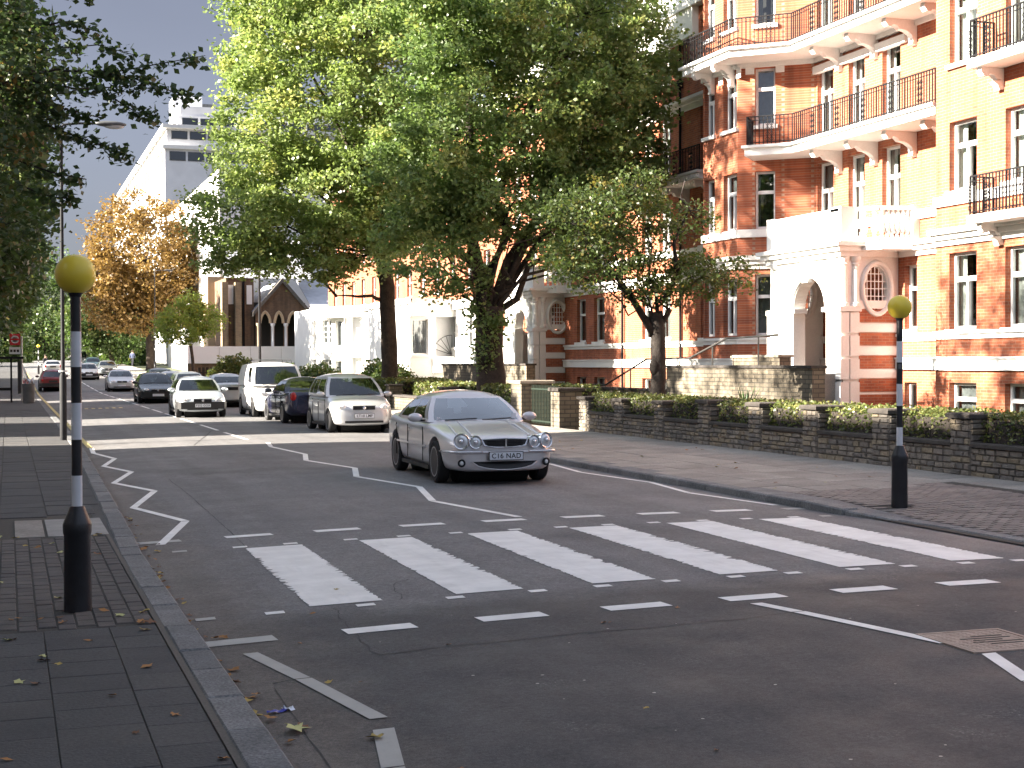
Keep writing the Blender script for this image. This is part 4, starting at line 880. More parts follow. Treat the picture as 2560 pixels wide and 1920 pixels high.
def course(x, ya, yb, z0, z1, rot, near, hmin=.075, hmax=.10):
    """fill a face strip with coursed rubble: face looks to -x when rot=0 and to -y when rot=90 degrees"""
    z = z0
    while z < z1 - .03:
        h_ = min(round(random.choice((.08, .09, .10)), 2), z1 - z); h_ = max(.03, h_); y = ya
        while y < yb - .02:
            l_ = min(random.choice((.14, .18, .22, .26, .30)), yb - y)
            if yb - y - l_ < .07: l_ = yb - y
            if rot == 0: put_stone(x, y + l_ / 2, z + h_ / 2, l_, h_, 0, near)
            else: put_stone(y + l_ / 2, x, z + h_ / 2, l_, h_, R(90), near)
            y += l_
        z += h_
core = MB(); 
for i, yp in enumerate(PIERS):
    zb = wall_z(yp); zt = 1.02 if yp < 27 else .95
    vis = 15.5 < yp < 33
    p = MB(); p.box(13.40, 13.86, yp, yp + .46, zb - .2, zt); p.build('pier', 'mortar', gw)
    cpm = MB(); cpm.cbox(13.33, 13.92, yp - .06, yp + .52, zt, zt + .075, .02); cpm.build('coping', 'coping', gw)
    if vis:
        course(13.40, yp, yp + .46, zb, zt, 0, yp < 21); course(yp, 13.40, 13.86, zb, zt, 1, yp < 21)
    if i + 1 < len(PIERS):
        y0, y1 = yp + .46, PIERS[i + 1]; zb = wall_z((y0 + y1) / 2)
        MB().box(13.44, 13.74, y0, y1, zb - .2, .60).build('wall_bay', 'mortar', gw)
        MB().cbox(13.38, 13.78, y0, y1, .60, .665, .015).build('coping', 'coping', gw)
        if y1 > 16: course(13.44, y0, y1, zb - .01, .60, 0, yp < 20)
rest.build('rubble_stones', ['stone0', 'stone1', 'stone2', 'stone3'], gw, kind='stuff')
# gate piers, gate and the wall beyond
def gpier(label, y0, x0=13.35, s=.62, zt=1.22, pale=False):
    t = thing('gate_pier', label, 'pier', (0, 0, 0)); zb = wall_z(y0)
    MB().box(x0, x0 + s, y0, y0 + s, zb - .2, zt).build('masonry', 'stone_wall', t); MB().cbox(x0 - .06, x0 + s + .06, y0 - .06, y0 + s + .06, zt, zt + .09, .02).build('coping', 'coping_pale' if pale else 'coping', t)
gpier('square stone gate pier at the end of the hedged wall', 34.5, zt=1.12); gpier('taller pale-topped gate pier beyond the iron gate', 37.4, s=.9, zt=1.28, pale=True)
gt = thing('iron_gate', 'narrow dark green iron gate between stone piers', 'gate', (0, 0, 0)); mat('gate_green', (.006, .016, .009), .6)
g = MB(); g.box(13.6, 13.64, 35.2, 37.3, .25, .29); g.box(13.6, 13.64, 35.2, 37.3, 1.12, 1.16); g.build('gate_rail', 'gate_green', gt)
for i in range(18): MB().tube([(13.62, 35.25 + i * .118, .2), (13.62, 35.25 + i * .118, 1.25)], .014, 5).build('gate_bar', 'gate_green', gt)
fw = thing('garden_wall', 'stretch of stone wall with planting beyond the gate', 'wall', (0, 0, 0))
for ya, yb in ((38.4, 45.0), (45.5, 52.0), (52.5, 60), (60.5, 70)):
    MB().box(13.44, 13.76, ya, yb, 0, .62).build('wall_bay', 'stone_wall', fw); MB().cbox(13.38, 13.82, ya, yb, .62, .69, .015).build('coping', 'coping', fw); MB().box(13.36, 13.84, yb, yb + .5, 0, 1.0).build('pier', 'stone_wall', fw); MB().cbox(13.3, 13.9, yb - .06, yb + .56, 1.0, 1.07, .02).build('coping', 'coping', fw)
# ================================================================== buildings further along
m2 = thing('mansion_block', 'second red brick block with pale lower storeys, seen through the tall trees', 'building', (0, 0, 0))
G1 = Face((23.4, 66.0), (23.4, 110.0), m2)
for k in range(14):
    for z0, z1 in ((2.7, 4.4), (5.9, 7.7), (8.8, 10.6), (11.8, 13.4)):
        G1.window(1.2 + k * 3.05, 2.3 + k * 3.05, z0, z1, 'sash', cover=.5, detail=False)
G1.wall(-.3, 5.3, 'stucco'); G1.wall(5.3, 15, 'red_brick'); G1.back(0, 15); G1.band(4.8, 5.3, .2, name='cornice'); G1.band(10.9, 11.2, .2, name='cornice'); G1.band(14.3, 15.2, .3, name='parapet')
G0 = Face((34, 66.0), (23.4, 66.0), m2); G0.wall(-.3, 15, 'red_brick'); MB().poly([(23.5, 66.1), (34, 66.1), (34, 110), (23.5, 110)], 14.6, 14.9).build('roof', 'slate', m2)
MB().box(22.7, 23.4, 65.98, 66.2, -.3, 15).build('return_wall', 'red_brick', m2)

wh = thing('white_house', 'white rendered house with flat canopy and recessed balconies between the trunks', 'house', (0, 0, 0))
HA = Face((24.2, 94.0), (20.4, 101.8), wh); LA = HA.L
def hu(D): return LA * (835 - D) / 163.0
for z0, z1 in ((3.2, 4.9), (.6, 2.1)):
    HA.window(hu(716), hu(696), z0, z1, 'grid', cover=.4); HA.window(hu(828), hu(808), z0, z1, 'grid', cover=.4); HA.window(hu(683), hu(677), z0, z1, 'plain', sill=False, curtain=None); HA.window(hu(792), hu(788), z0, z1, 'plain', sill=False, curtain=None)
    HA.op.append((hu(780), hu(748), z0 - .4, z1 + .15)); HA.window(hu(738), hu(724), z0 - .2, z1 - .1, 'plain', cover=1, curtain='curtain_grey', sill=False)
HA.wall(-.3, 5.7, 'stucco', rev=.6); HA.band(5.55, 5.8, .1, name='parapet'); sb = MB(); HA.bx(sb, hu(752), hu(705), 5.0, 5.16, 0, .8); sb.build('canopy', 'stucco', wh)
for u in (hu(745), hu(712)):
    sb = MB(); HA.bx(sb, u - .06, u + .06, 3.1, 5.0, .02, .14); sb.build('canopy_bracket', 'stucco_grey', wh)
MB().poly([(24.2, 94.05), (20.5, 101.8), (20.5, 108), (23.3, 108), (23.3, 94.2)], 5.4, 5.6).build('roof', 'slate', wh)
sb = MB(); HA.bx(sb, 0, LA, -.3, 5.4, -.72, -.62); sb.build('inner_wall', 'stucco_grey', wh)
HB = Face((20.4, 101.8), (20.4, 108), wh); HB.wall(-.3, 5.7, 'stucco')

w2 = thing('white_house', 'white rendered entrance bay with canopy window and round-headed porch beside the broad trunk', 'house', (0, 0, 0))
WA = Face((20.8, 76.5), (20.8, 86.0), w2); WB = Face((23.9, 76.5), (20.8, 76.5), w2); WC = Face((23.9, 72.0), (23.9, 76.5), w2)
WB.window(2.05, 2.95, 2.3, 4.25, 'plain', cover=1, curtain='curtain_grey'); WB.op.append((.35, 1.6, 2.2, 4.4)); sb = MB(); WB.bx(sb, .3, 1.65, -.2, 4.5, -.9, -.8); sb.build('recess_wall', 'stucco_grey', w2)
fan = MB(); 
for k in range(5): a = R(90 + k * 18); fan.tube([WB.P(.5, 2.3, -.6), WB.P(.5 - 1.1 * math.cos(a), 2.3 + 1.1 * math.sin(a), -.6)], .02, 4)
fan.tube([WB.P(.5 - 1.1 * math.cos(R(90 + k * 9)), 2.3 + 1.1 * math.sin(R(90 + k * 9)), -.6) for k in range(11)], .02, 4); fan.build('fan_light', 'lamp_grey', w2)
for f in (WA, WB): f.wall(-.3, 5.3, 'stucco', rev=.5); f.band(5.1, 5.4, .15, name='parapet')
sb = MB(); WB.bx(sb, 1.8, 3.2, 4.4, 4.6, 0, .5); sb.build('canopy', 'stucco_grey', w2)
sb = MB(); WB.bx(sb, .2, 1.8, 1.3, 2.1, 0, .25); sb.build('balcony_front', 'stucco', w2)
MB().poly([(20.9, 76.6), (23.35, 76.6), (23.35, 86), (20.9, 86)], 5.0, 5.15).build('roof', 'slate', w2)

ch = thing('gothic_house', 'brown brick gothic house with three pointed arches under a steep gable', 'house', (0, 0, 0))
# gabled arcade
def gothic(uc, hw, zs, zh, n=8):
    """pointed-arch outline from left springing to right springing"""
    A = []; rr = 2 * hw * 1.0
    for i in range(n + 1):
        a = math.pi - (math.pi / 3) * i / n; A.append((uc + hw + rr * math.cos(a), zs + rr * math.sin(a) * (zh / (rr * math.sin(math.pi / 3)))))
    for i in range(1, n + 1):
        a = math.pi / 3 * (1 - i / n); A.append((uc - hw + rr * math.cos(a), zs + rr * math.sin(a) * (zh / (rr * math.sin(math.pi / 3)))))
    return A
yG = 120.6; zr = rise(121)
ar = [(20.3, .42), (21.45, .36), (22.65, .42)]
mb = MB(); trims = []
us = [19.5, 19.88, 20.72, 21.09, 21.81, 22.23, 23.07, 23.9]
for i in range(0, 8, 2): mb.add([(us[i], yG, 0), (us[i + 1], yG, 0), (us[i + 1], yG, 5.2), (us[i], yG, 5.2)], [(0, 1, 2, 3)])
for (c, h) in ar:
    A = gothic(c, h, 5.2, .95)
    for (a, b), (a2, b2) in zip(A, A[1:]): mb.add([(a, yG, b), (a2, yG, b2), (a2, yG, 6.3), (a, yG, 6.3)], [(0, 1, 2, 3)])
    trims.append(A)
for i in range(0, 8, 2): mb.add([(us[i], yG, 5.2), (us[i + 1], yG, 5.2), (us[i + 1], yG, 6.3), (us[i], yG, 6.3)], [(0, 1, 2, 3)])
mb.add([(19.5, yG, 6.3), (23.9, yG, 6.3), (21.75, yG, 8.6)], [(0, 1, 2)]); mb.build('gable_wall', 'brown_brick', ch)
for A in trims: MB().tube([(a, yG - .05, b) for a, b in A], .13, 5).build('arch_trim', 'render_tan', ch)
for x in (19.7, 20.9, 22.02, 23.4): MB().lathe([(.16, 0), (.16, 3.2), (.12, 3.3), (.12, 4.9), (.2, 5.05), (.2, 5.2)], (x, yG - .12, 0), 10).build('column', 'stucco_grey' if 20 < x < 23 else 'render_tan', ch, smooth=40)
for s in (-1, 1): MB().extr([(21.75 + s * 2.5, yG - .25, 5.75), (21.75 + s * 2.5, yG - .25, 6.1), (21.75, yG - .25, 9.0), (21.75, yG - .25, 8.6)], (0, .5, 0)).build('barge_board', 'stone2', ch)
MB().box(19.4, 24, 122.2, 122.4, 0, 7).build('inner_wall', 'room_dark', ch)
MB().extr([(19.3, yG + .3, 6.2), (24.2, yG + .3, 6.2), (21.75, yG + .3, 8.75)], (0, 9, 0)).build('porch_roof', 'roof_pale', ch)
MB().box(17.2, 19.5, 121.5, 134, -.2, 9.0).build('wall', 'brown_brick', ch); MB().box(24.1, 27, 119.5, 134, -.2, 6.4).build('wall', 'brown_brick', ch); MB().extr([(24, 119.3, 6.4), (27.2, 119.3, 6.4), (27.2, 126, 9), (24, 126, 9)], (0, .3, .2)).build('side_roof', 'roof_pale', ch)
MB().extr([(17.0, 121.3, 9.0), (24.5, 121.3, 9.0), (24.5, 127, 12.5), (17, 127, 12.5)], (0, .3, .2)).build('main_roof', 'roof_pale', ch)
for x in (17.2, 18.3): MB().box(x - .45, x + .05, 120.6, 121.6, -.2, 8.6).build('buttress', 'stock_brick', ch)
MB().box(18.55, 18.7, 121.2, 121.45, 0, 9).build('drainpipe', 'iron_black', ch)
for x in (17.35, 18.9):
    MB().box(x, x + .45, 121.44, 121.5, 6.8, 8.4).build('window', 'white_paint', ch)
hd = thing('hoarding', 'long pale panel hoarding raised in front of the gothic house', 'hoarding', (0, 0, 0))
for i in range(4): MB().box(13.5 + i * 2.5, 15.97 + i * 2.5, 116.9, 117.0, 1.85, 3.22).build('panel', 'hoarding_white', hd)
for i in range(5): MB().box(13.5 + i * 2.45, 13.62 + i * 2.45, 117.02, 117.14, 0, 3.1).build('post', 'bark', hd)
bw = thing('brick_wall', 'dark brick boundary wall underneath the pale hoarding', 'wall', (0, 0, 0)); MB().box(13.6, 24, 117.3, 117.6, 0, 1.9).build('masonry', 'brown_brick', bw); MB().box(13.55, 24, 117.25, 117.65, 1.9, 1.98).build('coping', 'coping', bw)
pk = thing('picket_fence', 'dark timber paling fence below the hoarding', 'fence', (0, 0, 0))
for i in range(34): MB().box(13.7 + i * .3, 13.9 + i * .3, 112.0, 112.06, 0, 1.55).build('pale', 'bark_dark', pk)
MB().box(13.6, 24, 112.06, 112.12, 1.1, 1.2).build('fence_rail', 'bark_dark', pk)

lb = thing('white_building', 'tall plain white building catching full sun behind the autumn tree', 'building', (0, 0, 0))
LBF = Face((18, 131), (18, 176), lb)
for k in range(9):
    for z in (4, 7.4, 10.8, 14.2): LBF.window(2 + k * 4.8, 3.4 + k * 4.8, z, z + 1.8, 'sash', curtain=None)
LBF.wall(-.2, 19.4, 'stucco'); LBF.back(0, 19); Face((32, 131), (18, 131), lb).wall(-.2, 19.4, 'stucco'); MB().poly([(18.05, 131.05), (32, 131.05), (32, 176), (18.05, 176)], 18.9, 19.3).build('roof', 'slate', lb)
MB().box(16.6, 18, 128.5, 133, -.2, 9.5).build('brick_wing', 'render_tan', lb)

tw = thing('tower_block', 'white stepped tower block with ribbon windows standing over the street', 'building', (0, 0, 0))
def ribbon(x0, y0, z0, z1, win, name='storey'):
    MB().box(x0, 50, y0, 290, z0, z1).build(name, 'stucco_grey', tw)
    if win:
        a, b = win
        n = 9
        for i in range(n):
            xa = x0 + .6 + i * 2.4; w_ = MB().box(xa, xa + 2.1, y0 - .06, y0 + .02, a, b).build('window', 'lamp_grey', tw)
            MB().box(xa + .08, xa + 2.02, y0 - .09, y0 - .061, a + .08, b - .08).build('pane', 'pane_dark', w_)
        for i in range(18):
            ya = y0 + 1.5 + i * 5; MB().box(x0 - .06, x0 + .02, ya, ya + 3.6, a, b).build('window', 'room_mid', tw)
ribbon(19.7, 195.0, 0, 30.3, (28.7, 29.9)); ribbon(20.0, 195.4, 30.3, 33.0, (31.6, 32.7)); ribbon(21.5, 196.2, 33.0, 34.9, (33.6, 34.6)); ribbon(21.9, 196.4, 34.9, 36.2, None)
for z in (30.2, 32.95): MB().box(19.4, 50, 194.6, 290, z, z + .5).build('balcony_front', 'stucco', tw)
MB().box(22.5, 26.5, 210, 216, 36.2, 40).build('plant_room', 'stucco_grey', tw); MB().box(26.6, 28.2, 211, 215, 36.2, 39.2).build('tank', 'lamp_grey', tw)
# unseen villas added on the left; heights and gaps set to shade the street
vl = ['long white villa set back behind the left-hand trees, nearest the crossing', 'white villa behind the left-hand trees after the first gap', 'white villa behind the bus stop', 'furthest white villa on the left side of the street']
for lab, ya, yb in zip(vl, (-34, 39.6, 53.5, 80), (34.6, 47.5, 75, 130)):
    v = thing('villa', lab, 'house', (0, 0, 0)); f = Face((-13, yb), (-13, ya), v)
    k = ya + 2
    while k < yb - 2:
        u = yb - k
        for z in (1.2, 4.4, 7.6): f.window(u - 1.2, u, z, z + 1.9, 'sash', detail=False)
        k += 3.4
    f.wall(-.3, 12.2, 'stucco'); f.back(0, 10.6); MB().poly([(-13.1, ya), (-13.1, yb), (-26, yb), (-26, ya)], 11.75, 12.15).build('roof', 'slate', v)
    for y in (ya, yb): MB().add([(-13, y, -.3), (-26, y, -.3), (-26, y, 12.2), (-13, y, 12.2)], [(0, 1, 2, 3)]).build('end_wall', 'stucco', v)
    MB().add([(-26, ya, -.3), (-26, yb, -.3), (-26, yb, 12.2), (-26, ya, 12.2)], [(0, 1, 2, 3)]).build('rear_wall', 'stucco', v)

# ================================================================== trees
def leaves_mesh(name, centers, size, mt, up=.35, asp=.7, tint=None):
    n = len(centers); c = np.asarray(centers, np.float32)
    u = RNG.normal(0, 1, (n, 3)); u[:, 2] *= .6; u /= np.linalg.norm(u, axis=1, keepdims=True)
    w_ = RNG.normal(0, 1, (n, 3)); w_[:, 2] += up * 2.2; v = np.cross(u, w_); v /= np.linalg.norm(v, axis=1, keepdims=True) + 1e-9
    s = (size * RNG.uniform(.6, 1.25, (n, 1)))
    nrm = np.cross(u, v)
    V = np.stack([c - u * s * .5, c + v * s * asp * .5 + nrm * s * .08, c + u * s * .5, c - v * s * asp * .5 + nrm * s * .08], 1).reshape(-1, 3).astype(np.float32)
    me = bpy.data.meshes.new(name); me.vertices.add(4 * n); me.vertices.foreach_set('co', V.ravel())
    me.loops.add(4 * n); me.loops.foreach_set('vertex_index', np.arange(4 * n, dtype=np.int32))
    me.polygons.add(n); me.polygons.foreach_set('loop_start', np.arange(0, 4 * n, 4, dtype=np.int32)); me.polygons.foreach_set('loop_total', np.full(n, 4, np.int32))
    me.materials.append(M[mt]); me.update(calc_edges=True)
    t = RNG.uniform(0, 1, n) if tint is None else tint
    a = me.attributes.new('tint', 'FLOAT', 'POINT'); a.data.foreach_set('value', np.repeat(np.clip(t, 0, 1), 4).astype(np.float32)); return me
def crown_points(blobs, clumps, per, spread, shell=.5):
    vol = np.array([b[1][0] * b[1][1] * b[1][2] for b in blobs]) ** .8; pr = vol / vol.sum(); C = []; T = []; tint = []
    for i in range(clumps):
        b = blobs[RNG.choice(len(blobs), p=pr)]
        d = RNG.normal(0, 1, 3); d /= np.linalg.norm(d); r = shell + (1.06 - shell) * RNG.random() ** .6
        k = np.array(b[0]) + d * np.array(b[1]) * r; T.append(k)
        m = int(per * RNG.uniform(.4, 1.5)); sp = spread * RNG.uniform(.6, 1.3)
        pts = k + RNG.normal(0, 1, (m, 3)) * np.array([sp, sp, sp * .62]); C.append(pts)
        t0 = RNG.random(); tint.append(np.clip(.55 * t0 + .45 * RNG.random(m), 0, 1) if t0 < .93 else RNG.uniform(.75, 1, m))
    return np.concatenate(C), np.array(T), np.concatenate(tint)
def wiggle(a, b, n, amp):
    a, b = Vector(a), Vector(b); P = []
    for i in range(n + 1):
        t = i / n; e = amp * math.sin(math.pi * t); P.append(a.lerp(b, t) + Vector((random.gauss(0, e), random.gauss(0, e), random.gauss(0, e * .6) + e * .4)))
    return P
def tree(name, label, base, fork, r0, blobs, clumps, per, spread, size, leaf, bark='bark', limbs=None, twigs=60, lean=.0, group=None, extra=None, shell=.5, twig_r=.02, asp=.7):
    t = thing(name, label, 'tree', tuple(base), 0, group); bx_, by_, bz_ = base
    C, T, tint = crown_points(blobs, clumps, per, spread, shell)
    loc = np.array([bx_, by_, bz_])
    o = link('crown', leaves_mesh('crown', C - loc, size, leaf, tint=tint, asp=asp), t)
    mb = MB(); n = 8; P = []; RR = []
    f = Vector(fork)
    for i in range(n + 1):
        s = i / n; q = Vector(base).lerp(f, s) + Vector((lean * math.sin(s * 3.1) + random.gauss(0, r0 * .09), random.gauss(0, r0 * .09), 0)); P.append(q - Vector(base)); RR.append(r0 * (1.28 - .5 * min(1, s * 5) ** .5 * .55 - .12 * s) * random.uniform(.96, 1.05))
    P[0].z -= .3
    mb.tube(P, RR, 12)
    B = []
    for b in blobs:
        L_ = wiggle(P[-1] - Vector((0, 0, .3)), Vector(b[0]) - Vector(base) - Vector((0, 0, b[1][2] * .15)), 6, (.10 + .55 * r0)); q_ = r0 * (.13 + .36 * min(1, max(0, min(b[1]) - 1) / 2.2)); ra = [max(.02, q_ * (1 - .78 * i / 6)) for i in range(7)]
        mb.tube(L_, ra, 8); B += [(q, x) for q, x in zip(L_[2:], ra[2:])]
    for (a, b, ra_) in (limbs or []):
        L_ = wiggle(Vector(a) - Vector(base), Vector(b) - Vector(base), 6, .12); ra = [ra_ * (1 - .75 * i / 6) for i in range(7)]; mb.tube(L_, ra, 8); B += [(q, x) for q, x in zip(L_[2:], ra[2:])]
    idx = RNG.choice(len(T), min(twigs, len(T)), replace=False)
    for i in idx:
        q = Vector(T[i]) - Vector(base); p, pr = min(B, key=lambda z: (z[0] - q).length)
        L_ = wiggle(p, q, 4, .1); mb.tube(L_, [max(.008, min(pr * .6, twig_r * 2) * (1 - .8 * k / 4)) for k in range(5)], 5, False)
    mb.build('trunk', bark, t, smooth=1)
    return t
# the two tall street trees on the right
t1 = tree('plane_tree', 'tall light green tree with slender leaning trunk in front of the white house', (14.5, 57, 0), (14.3, 57, 6.6), .34,
     [((12.4, 57, 13.4), (4.3, 4.2, 5.0)), ((12.8, 57, 18.6), (4.6, 4.2, 4.0)), ((9.4, 56.5, 11.0), (1.8, 2.4, 3.2)), ((8.7, 56.3, 7.6), (2.2, 2.2, 1.7)), ((12.0, 56.5, 8.6), (3.4, 3.2, 2.0)), ((10.6, 57, 15.5), (2.6, 3, 3)), ((14.8, 57, 9.8), (2.8, 3, 2.8)), ((14.6, 56.6, 13.5), (3, 3, 3)), ((10.6, 56.4, 6.7), (2.6, 2.2, 1.3)), ((13.0, 56.4, 6.9), (2.2, 2.2, 1.2)), ((8.2, 56.3, 6.4), (1.5, 1.8, 1.0)), ((15.6, 56.6, 7.4), (2.2, 2.2, 1.4)), ((11.4, 56.2, 5.7), (1.6, 1.6, .7)), ((9.4, 56.2, 5.9), (1.4, 1.6, .7))],
     1250, 135, .31, .18, 'leaf_plane', lean=.25, twigs=170, limbs=[((14.4, 57, 4.4), (12.4, 56.6, 4.55), .09), ((12.4, 56.6, 4.5), (10.2, 56.2, 6.4), .06)])
t2 = tree('plane_tree', 'broad dark-trunked green tree forking low beside the entrance steps', (15.0, 45, 0), (15.02, 45, 3.7), .50,
     [((16.6, 45, 11.8), (4.2, 4.0, 4.6)), ((13.7, 44.6, 9.6), (2.4, 3.0, 2.8)), ((18.7, 45, 9.6), (2.3, 2.8, 2.6)), ((15.6, 44.2, 7.4), (3.0, 2.6, 1.5)), ((13.6, 45, 14.6), (3.2, 3.4, 3.2)), ((18.3, 45, 14.0), (2.6, 3.2, 3.2)), ((16.4, 43.6, 6.4), (1.0, .9, .7)), ((13.4, 44.4, 6.1), (1.1, 1, .7)), ((14.6, 44.6, 3.6), (.5, .6, 1.3)), ((12.7, 44.6, 7.8), (1.9, 2.2, 1.8)), ((17.8, 44.4, 7.0), (1.9, 2, 1.2)), ((12.9, 44.3, 5.5), (1.8, 1.6, 1.1)), ((13.4, 44.3, 4.6), (.8, .9, .6)), ((17.0, 44.1, 5.8), (1.5, 1.4, .9)), ((18.6, 44.6, 7.6), (2.3, 2.2, 1.8)), ((19.6, 44.8, 11.5), (1.8, 2.4, 2.6))],
     1300, 130, .28, .16, 'leaf_deep', twigs=190, shell=.42)
k = MB().sphere((0, 0, 0), .1, 12, 6, (.3, .45, 1)); o = k.build('cut_knot', 'cut_wood', t2, smooth=1); o.location = (-.35, -.42, 3.6)
t3 = tree('small_tree', 'small gnarled tree with sparse dull leaves growing behind the hedge', (14.45, 31.2, 0), (14.55, 31.2, 3.05), .19,
     [((13.3, 31.2, 4.35), (1.4, 1.2, .6)), ((15.7, 31.1, 3.95), (1.25, 1.1, .5)), ((14.5, 31.0, 3.65), (1.3, 1, .4)), ((12.7, 31.2, 5.2), (1.0, 1.0, .7)), ((15.0, 31.3, 5.1), (1.0, .9, .6)), ((13.8, 31.2, 5.8), (.9, .8, .6)), ((12.4, 31.2, 4.0), (.8, .8, .5))],
     330, 46, .19, .10, 'leaf_small', bark='bark_dark', lean=.10, twigs=170, shell=.2, twig_r=.012, limbs=[((14.5, 31.2, 2.5), (12.6, 31.2, 5.0), .10), ((14.52, 31.2, 2.4), (15.0, 31.1, 4.0), .09), ((15.0, 31.1, 3.9), (15.3, 31.2, 6.2), .06), ((14.5, 31.1, 2.6), (14.2, 31.1, 5.0), .06)])
kn = MB().sphere((0, 0, 0), .14, 12, 8, (.9, .9, 1.5)); o = kn.build('burr', 'bark_dark', t3, smooth=1); o.location = (.02, -.06, 1.75)
# autumn tree and the smaller ones down the street
tree('chestnut_tree', 'round-headed orange autumn tree below the tower block', (13.6, 150, 1.0), (13.6, 150, 6), .45,
     [((13.0, 150, 12.8), (5.6, 5, 6.0)), ((9.2, 149, 9.5), (2.6, 3, 4.0)), ((16.6, 149, 10), (3, 3, 4.5)), ((12.5, 149, 7.6), (4.0, 3, 2.6))], 620, 60, .55, .36, 'leaf_orange', twigs=200, twig_r=.05)
tree('young_tree', 'small yellow-green tree beside the end of the hoarding', (13.0, 108, .3), (12.7, 108, 3.3), .13,
     [((12.2, 108, 4.9), (2.0, 1.9, 1.5)), ((11.0, 107.7, 4.4), (1.1, 1.2, 1.1)), ((13.7, 107.8, 5.1), (1.3, 1.3, 1.3)), ((12.6, 108, 6.3), (1.0, 1, .9))], 210, 46, .26, .19, 'leaf_yellow', twigs=60)
tree('street_tree', 'dark green bushy tree overhanging the far right kerb', (11.6, 176, 1.5), (11.4, 176, 4.0), .3, [((10.2, 176, 6.0), (3.4, 3.4, 2.8)), ((12.4, 175, 5.4), (3, 3, 2.6)), ((7.6, 176, 6.4), (2.2, 3, 2.4))], 280, 50, .5, .36, 'leaf_shrub', twigs=40)
tree('street_tree', 'tall mid-green tree closing the far end of the street', (3.4, 236, 2.6), (3.4, 236, 7), .4, [((4, 236, 13), (6.5, 5, 7)), ((9.5, 240, 11), (5, 5, 6)), ((-1, 236, 11), (5, 5, 6)), ((6, 233, 7), (5, 4, 3))], 520, 48, .8, .55, 'leaf_shrub', twigs=60)
tree('street_tree', 'orange-tinged tree behind the far parked cars', (17.5, 196, 1.8), (17.5, 196, 6), .4, [((16.5, 193, 10), (4, 4, 5)), ((14.0, 192, 6.5), (3, 3, 3))], 260, 48, .7, .48, 'leaf_orange', twigs=50)
# dark overhanging row on the left pavement
LT = [('nearest dark tree of the left row, overhanging the pavement behind the camera', -3.6, 3, 14.5), ('dark tree of the left row beside the zebra crossing', -3.4, 14, 15.0)]
for lab, x, y, top in LT:
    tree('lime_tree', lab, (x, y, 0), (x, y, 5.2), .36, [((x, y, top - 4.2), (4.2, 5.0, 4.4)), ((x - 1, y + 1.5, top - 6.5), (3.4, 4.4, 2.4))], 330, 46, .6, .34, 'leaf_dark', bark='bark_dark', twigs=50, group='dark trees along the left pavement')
tree('lime_tree', 'dark tree with long leafy boughs reaching over the left of the road', (-2.6, 28.5, 0), (-2.5, 28.5, 5.0), .36,
     [((-2.4, 28.5, 10.6), (2.6, 4.6, 4.6)), ((-.4, 28.2, 6.6), (1.2, 1.8, 1.6)), ((-.7, 28.0, 9.2), (1.35, 2.0, 1.7)), ((.5, 27.6, 7.3), (.75, 1.0, .55)), ((-1.2, 26.6, 5.2), (1.2, 1.6, 1.0)), ((-.5, 28.4, 4.4), (.9, 1.6, 1.0)), ((-.9, 27.8, 11.8), (1.6, 2, 1.6)), ((-2.8, 35, 9.6), (2.3, 3.0, 2.2))],
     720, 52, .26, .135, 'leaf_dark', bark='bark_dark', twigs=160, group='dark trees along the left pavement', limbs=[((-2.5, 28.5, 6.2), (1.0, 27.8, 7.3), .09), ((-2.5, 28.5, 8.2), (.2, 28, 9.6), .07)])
# the two sprays that reach furthest over the road
C = []; tn = []; sp_m = MB(); root = bpy.data.objects['lime_tree.002']
for pts in ([(1.0, 27.8, 7.25), (2.0, 28, 7.35), (2.8, 28, 7.55), (3.6, 28, 7.75)], [(1.0, 27.8, 7.2), (1.7, 28, 6.95), (2.3, 28, 6.6), (2.75, 28, 6.55)], [(1.6, 27.9, 7.3), (2.3, 27.9, 7.2), (3.0, 27.9, 7.0), (3.4, 28, 6.95)], [(.6, 28, 6.3), (1.2, 28, 6.1), (1.8, 28, 5.9), (2.2, 28, 5.75)], [(.4, 28, 8.0), (1.0, 28, 8.2), (1.7, 28, 8.05)], [(.2, 28, 5.6), (.8, 28, 5.4), (1.4, 28, 5.3)], [(.3, 28, 8.8), (.9, 28, 9.0), (1.5, 28, 8.7)], [(.3, 27.5, 7.0), (1.2, 27.6, 6.9), (2.0, 27.7, 7.0), (2.6, 27.7, 7.1)], [(.5, 27.5, 6.6), (1.1, 27.6, 6.5), (1.7, 27.7, 6.4)], [(0, 27.5, 7.6), (.8, 27.6, 7.6), (1.6, 27.7, 7.75), (2.3, 27.7, 7.6)], [(.2, 27.6, 5.1), (.8, 27.6, 4.9), (1.2, 27.6, 4.9)], [(.1, 27.7, 9.4), (.7, 27.6, 9.6), (1.2, 27.6, 9.5)]):
    P = [Vector(p) for p in pts]; sp_m.tube([p - Vector((-2.6, 28.5, 0)) for p in P], [.022 * (1 - .25 * i) for i in range(len(P))], 5, False)
    for a, b in zip(P, P[1:]):
        for i in range(72):
            q = a.lerp(b, random.random()); s = .115; C.append((q.x + random.gauss(0, s * .8), q.y + random.gauss(0, s), q.z + random.gauss(0, .09) - .03)); tn.append(random.random() * .65)
C = np.array(C) - np.array([-2.6, 28.5, 0]); sp_m.build('bough', 'bark_dark', root, smooth=1); link('spray', leaves_mesh('spray', C, .15, 'leaf_dark', tint=np.array(tn)), root)
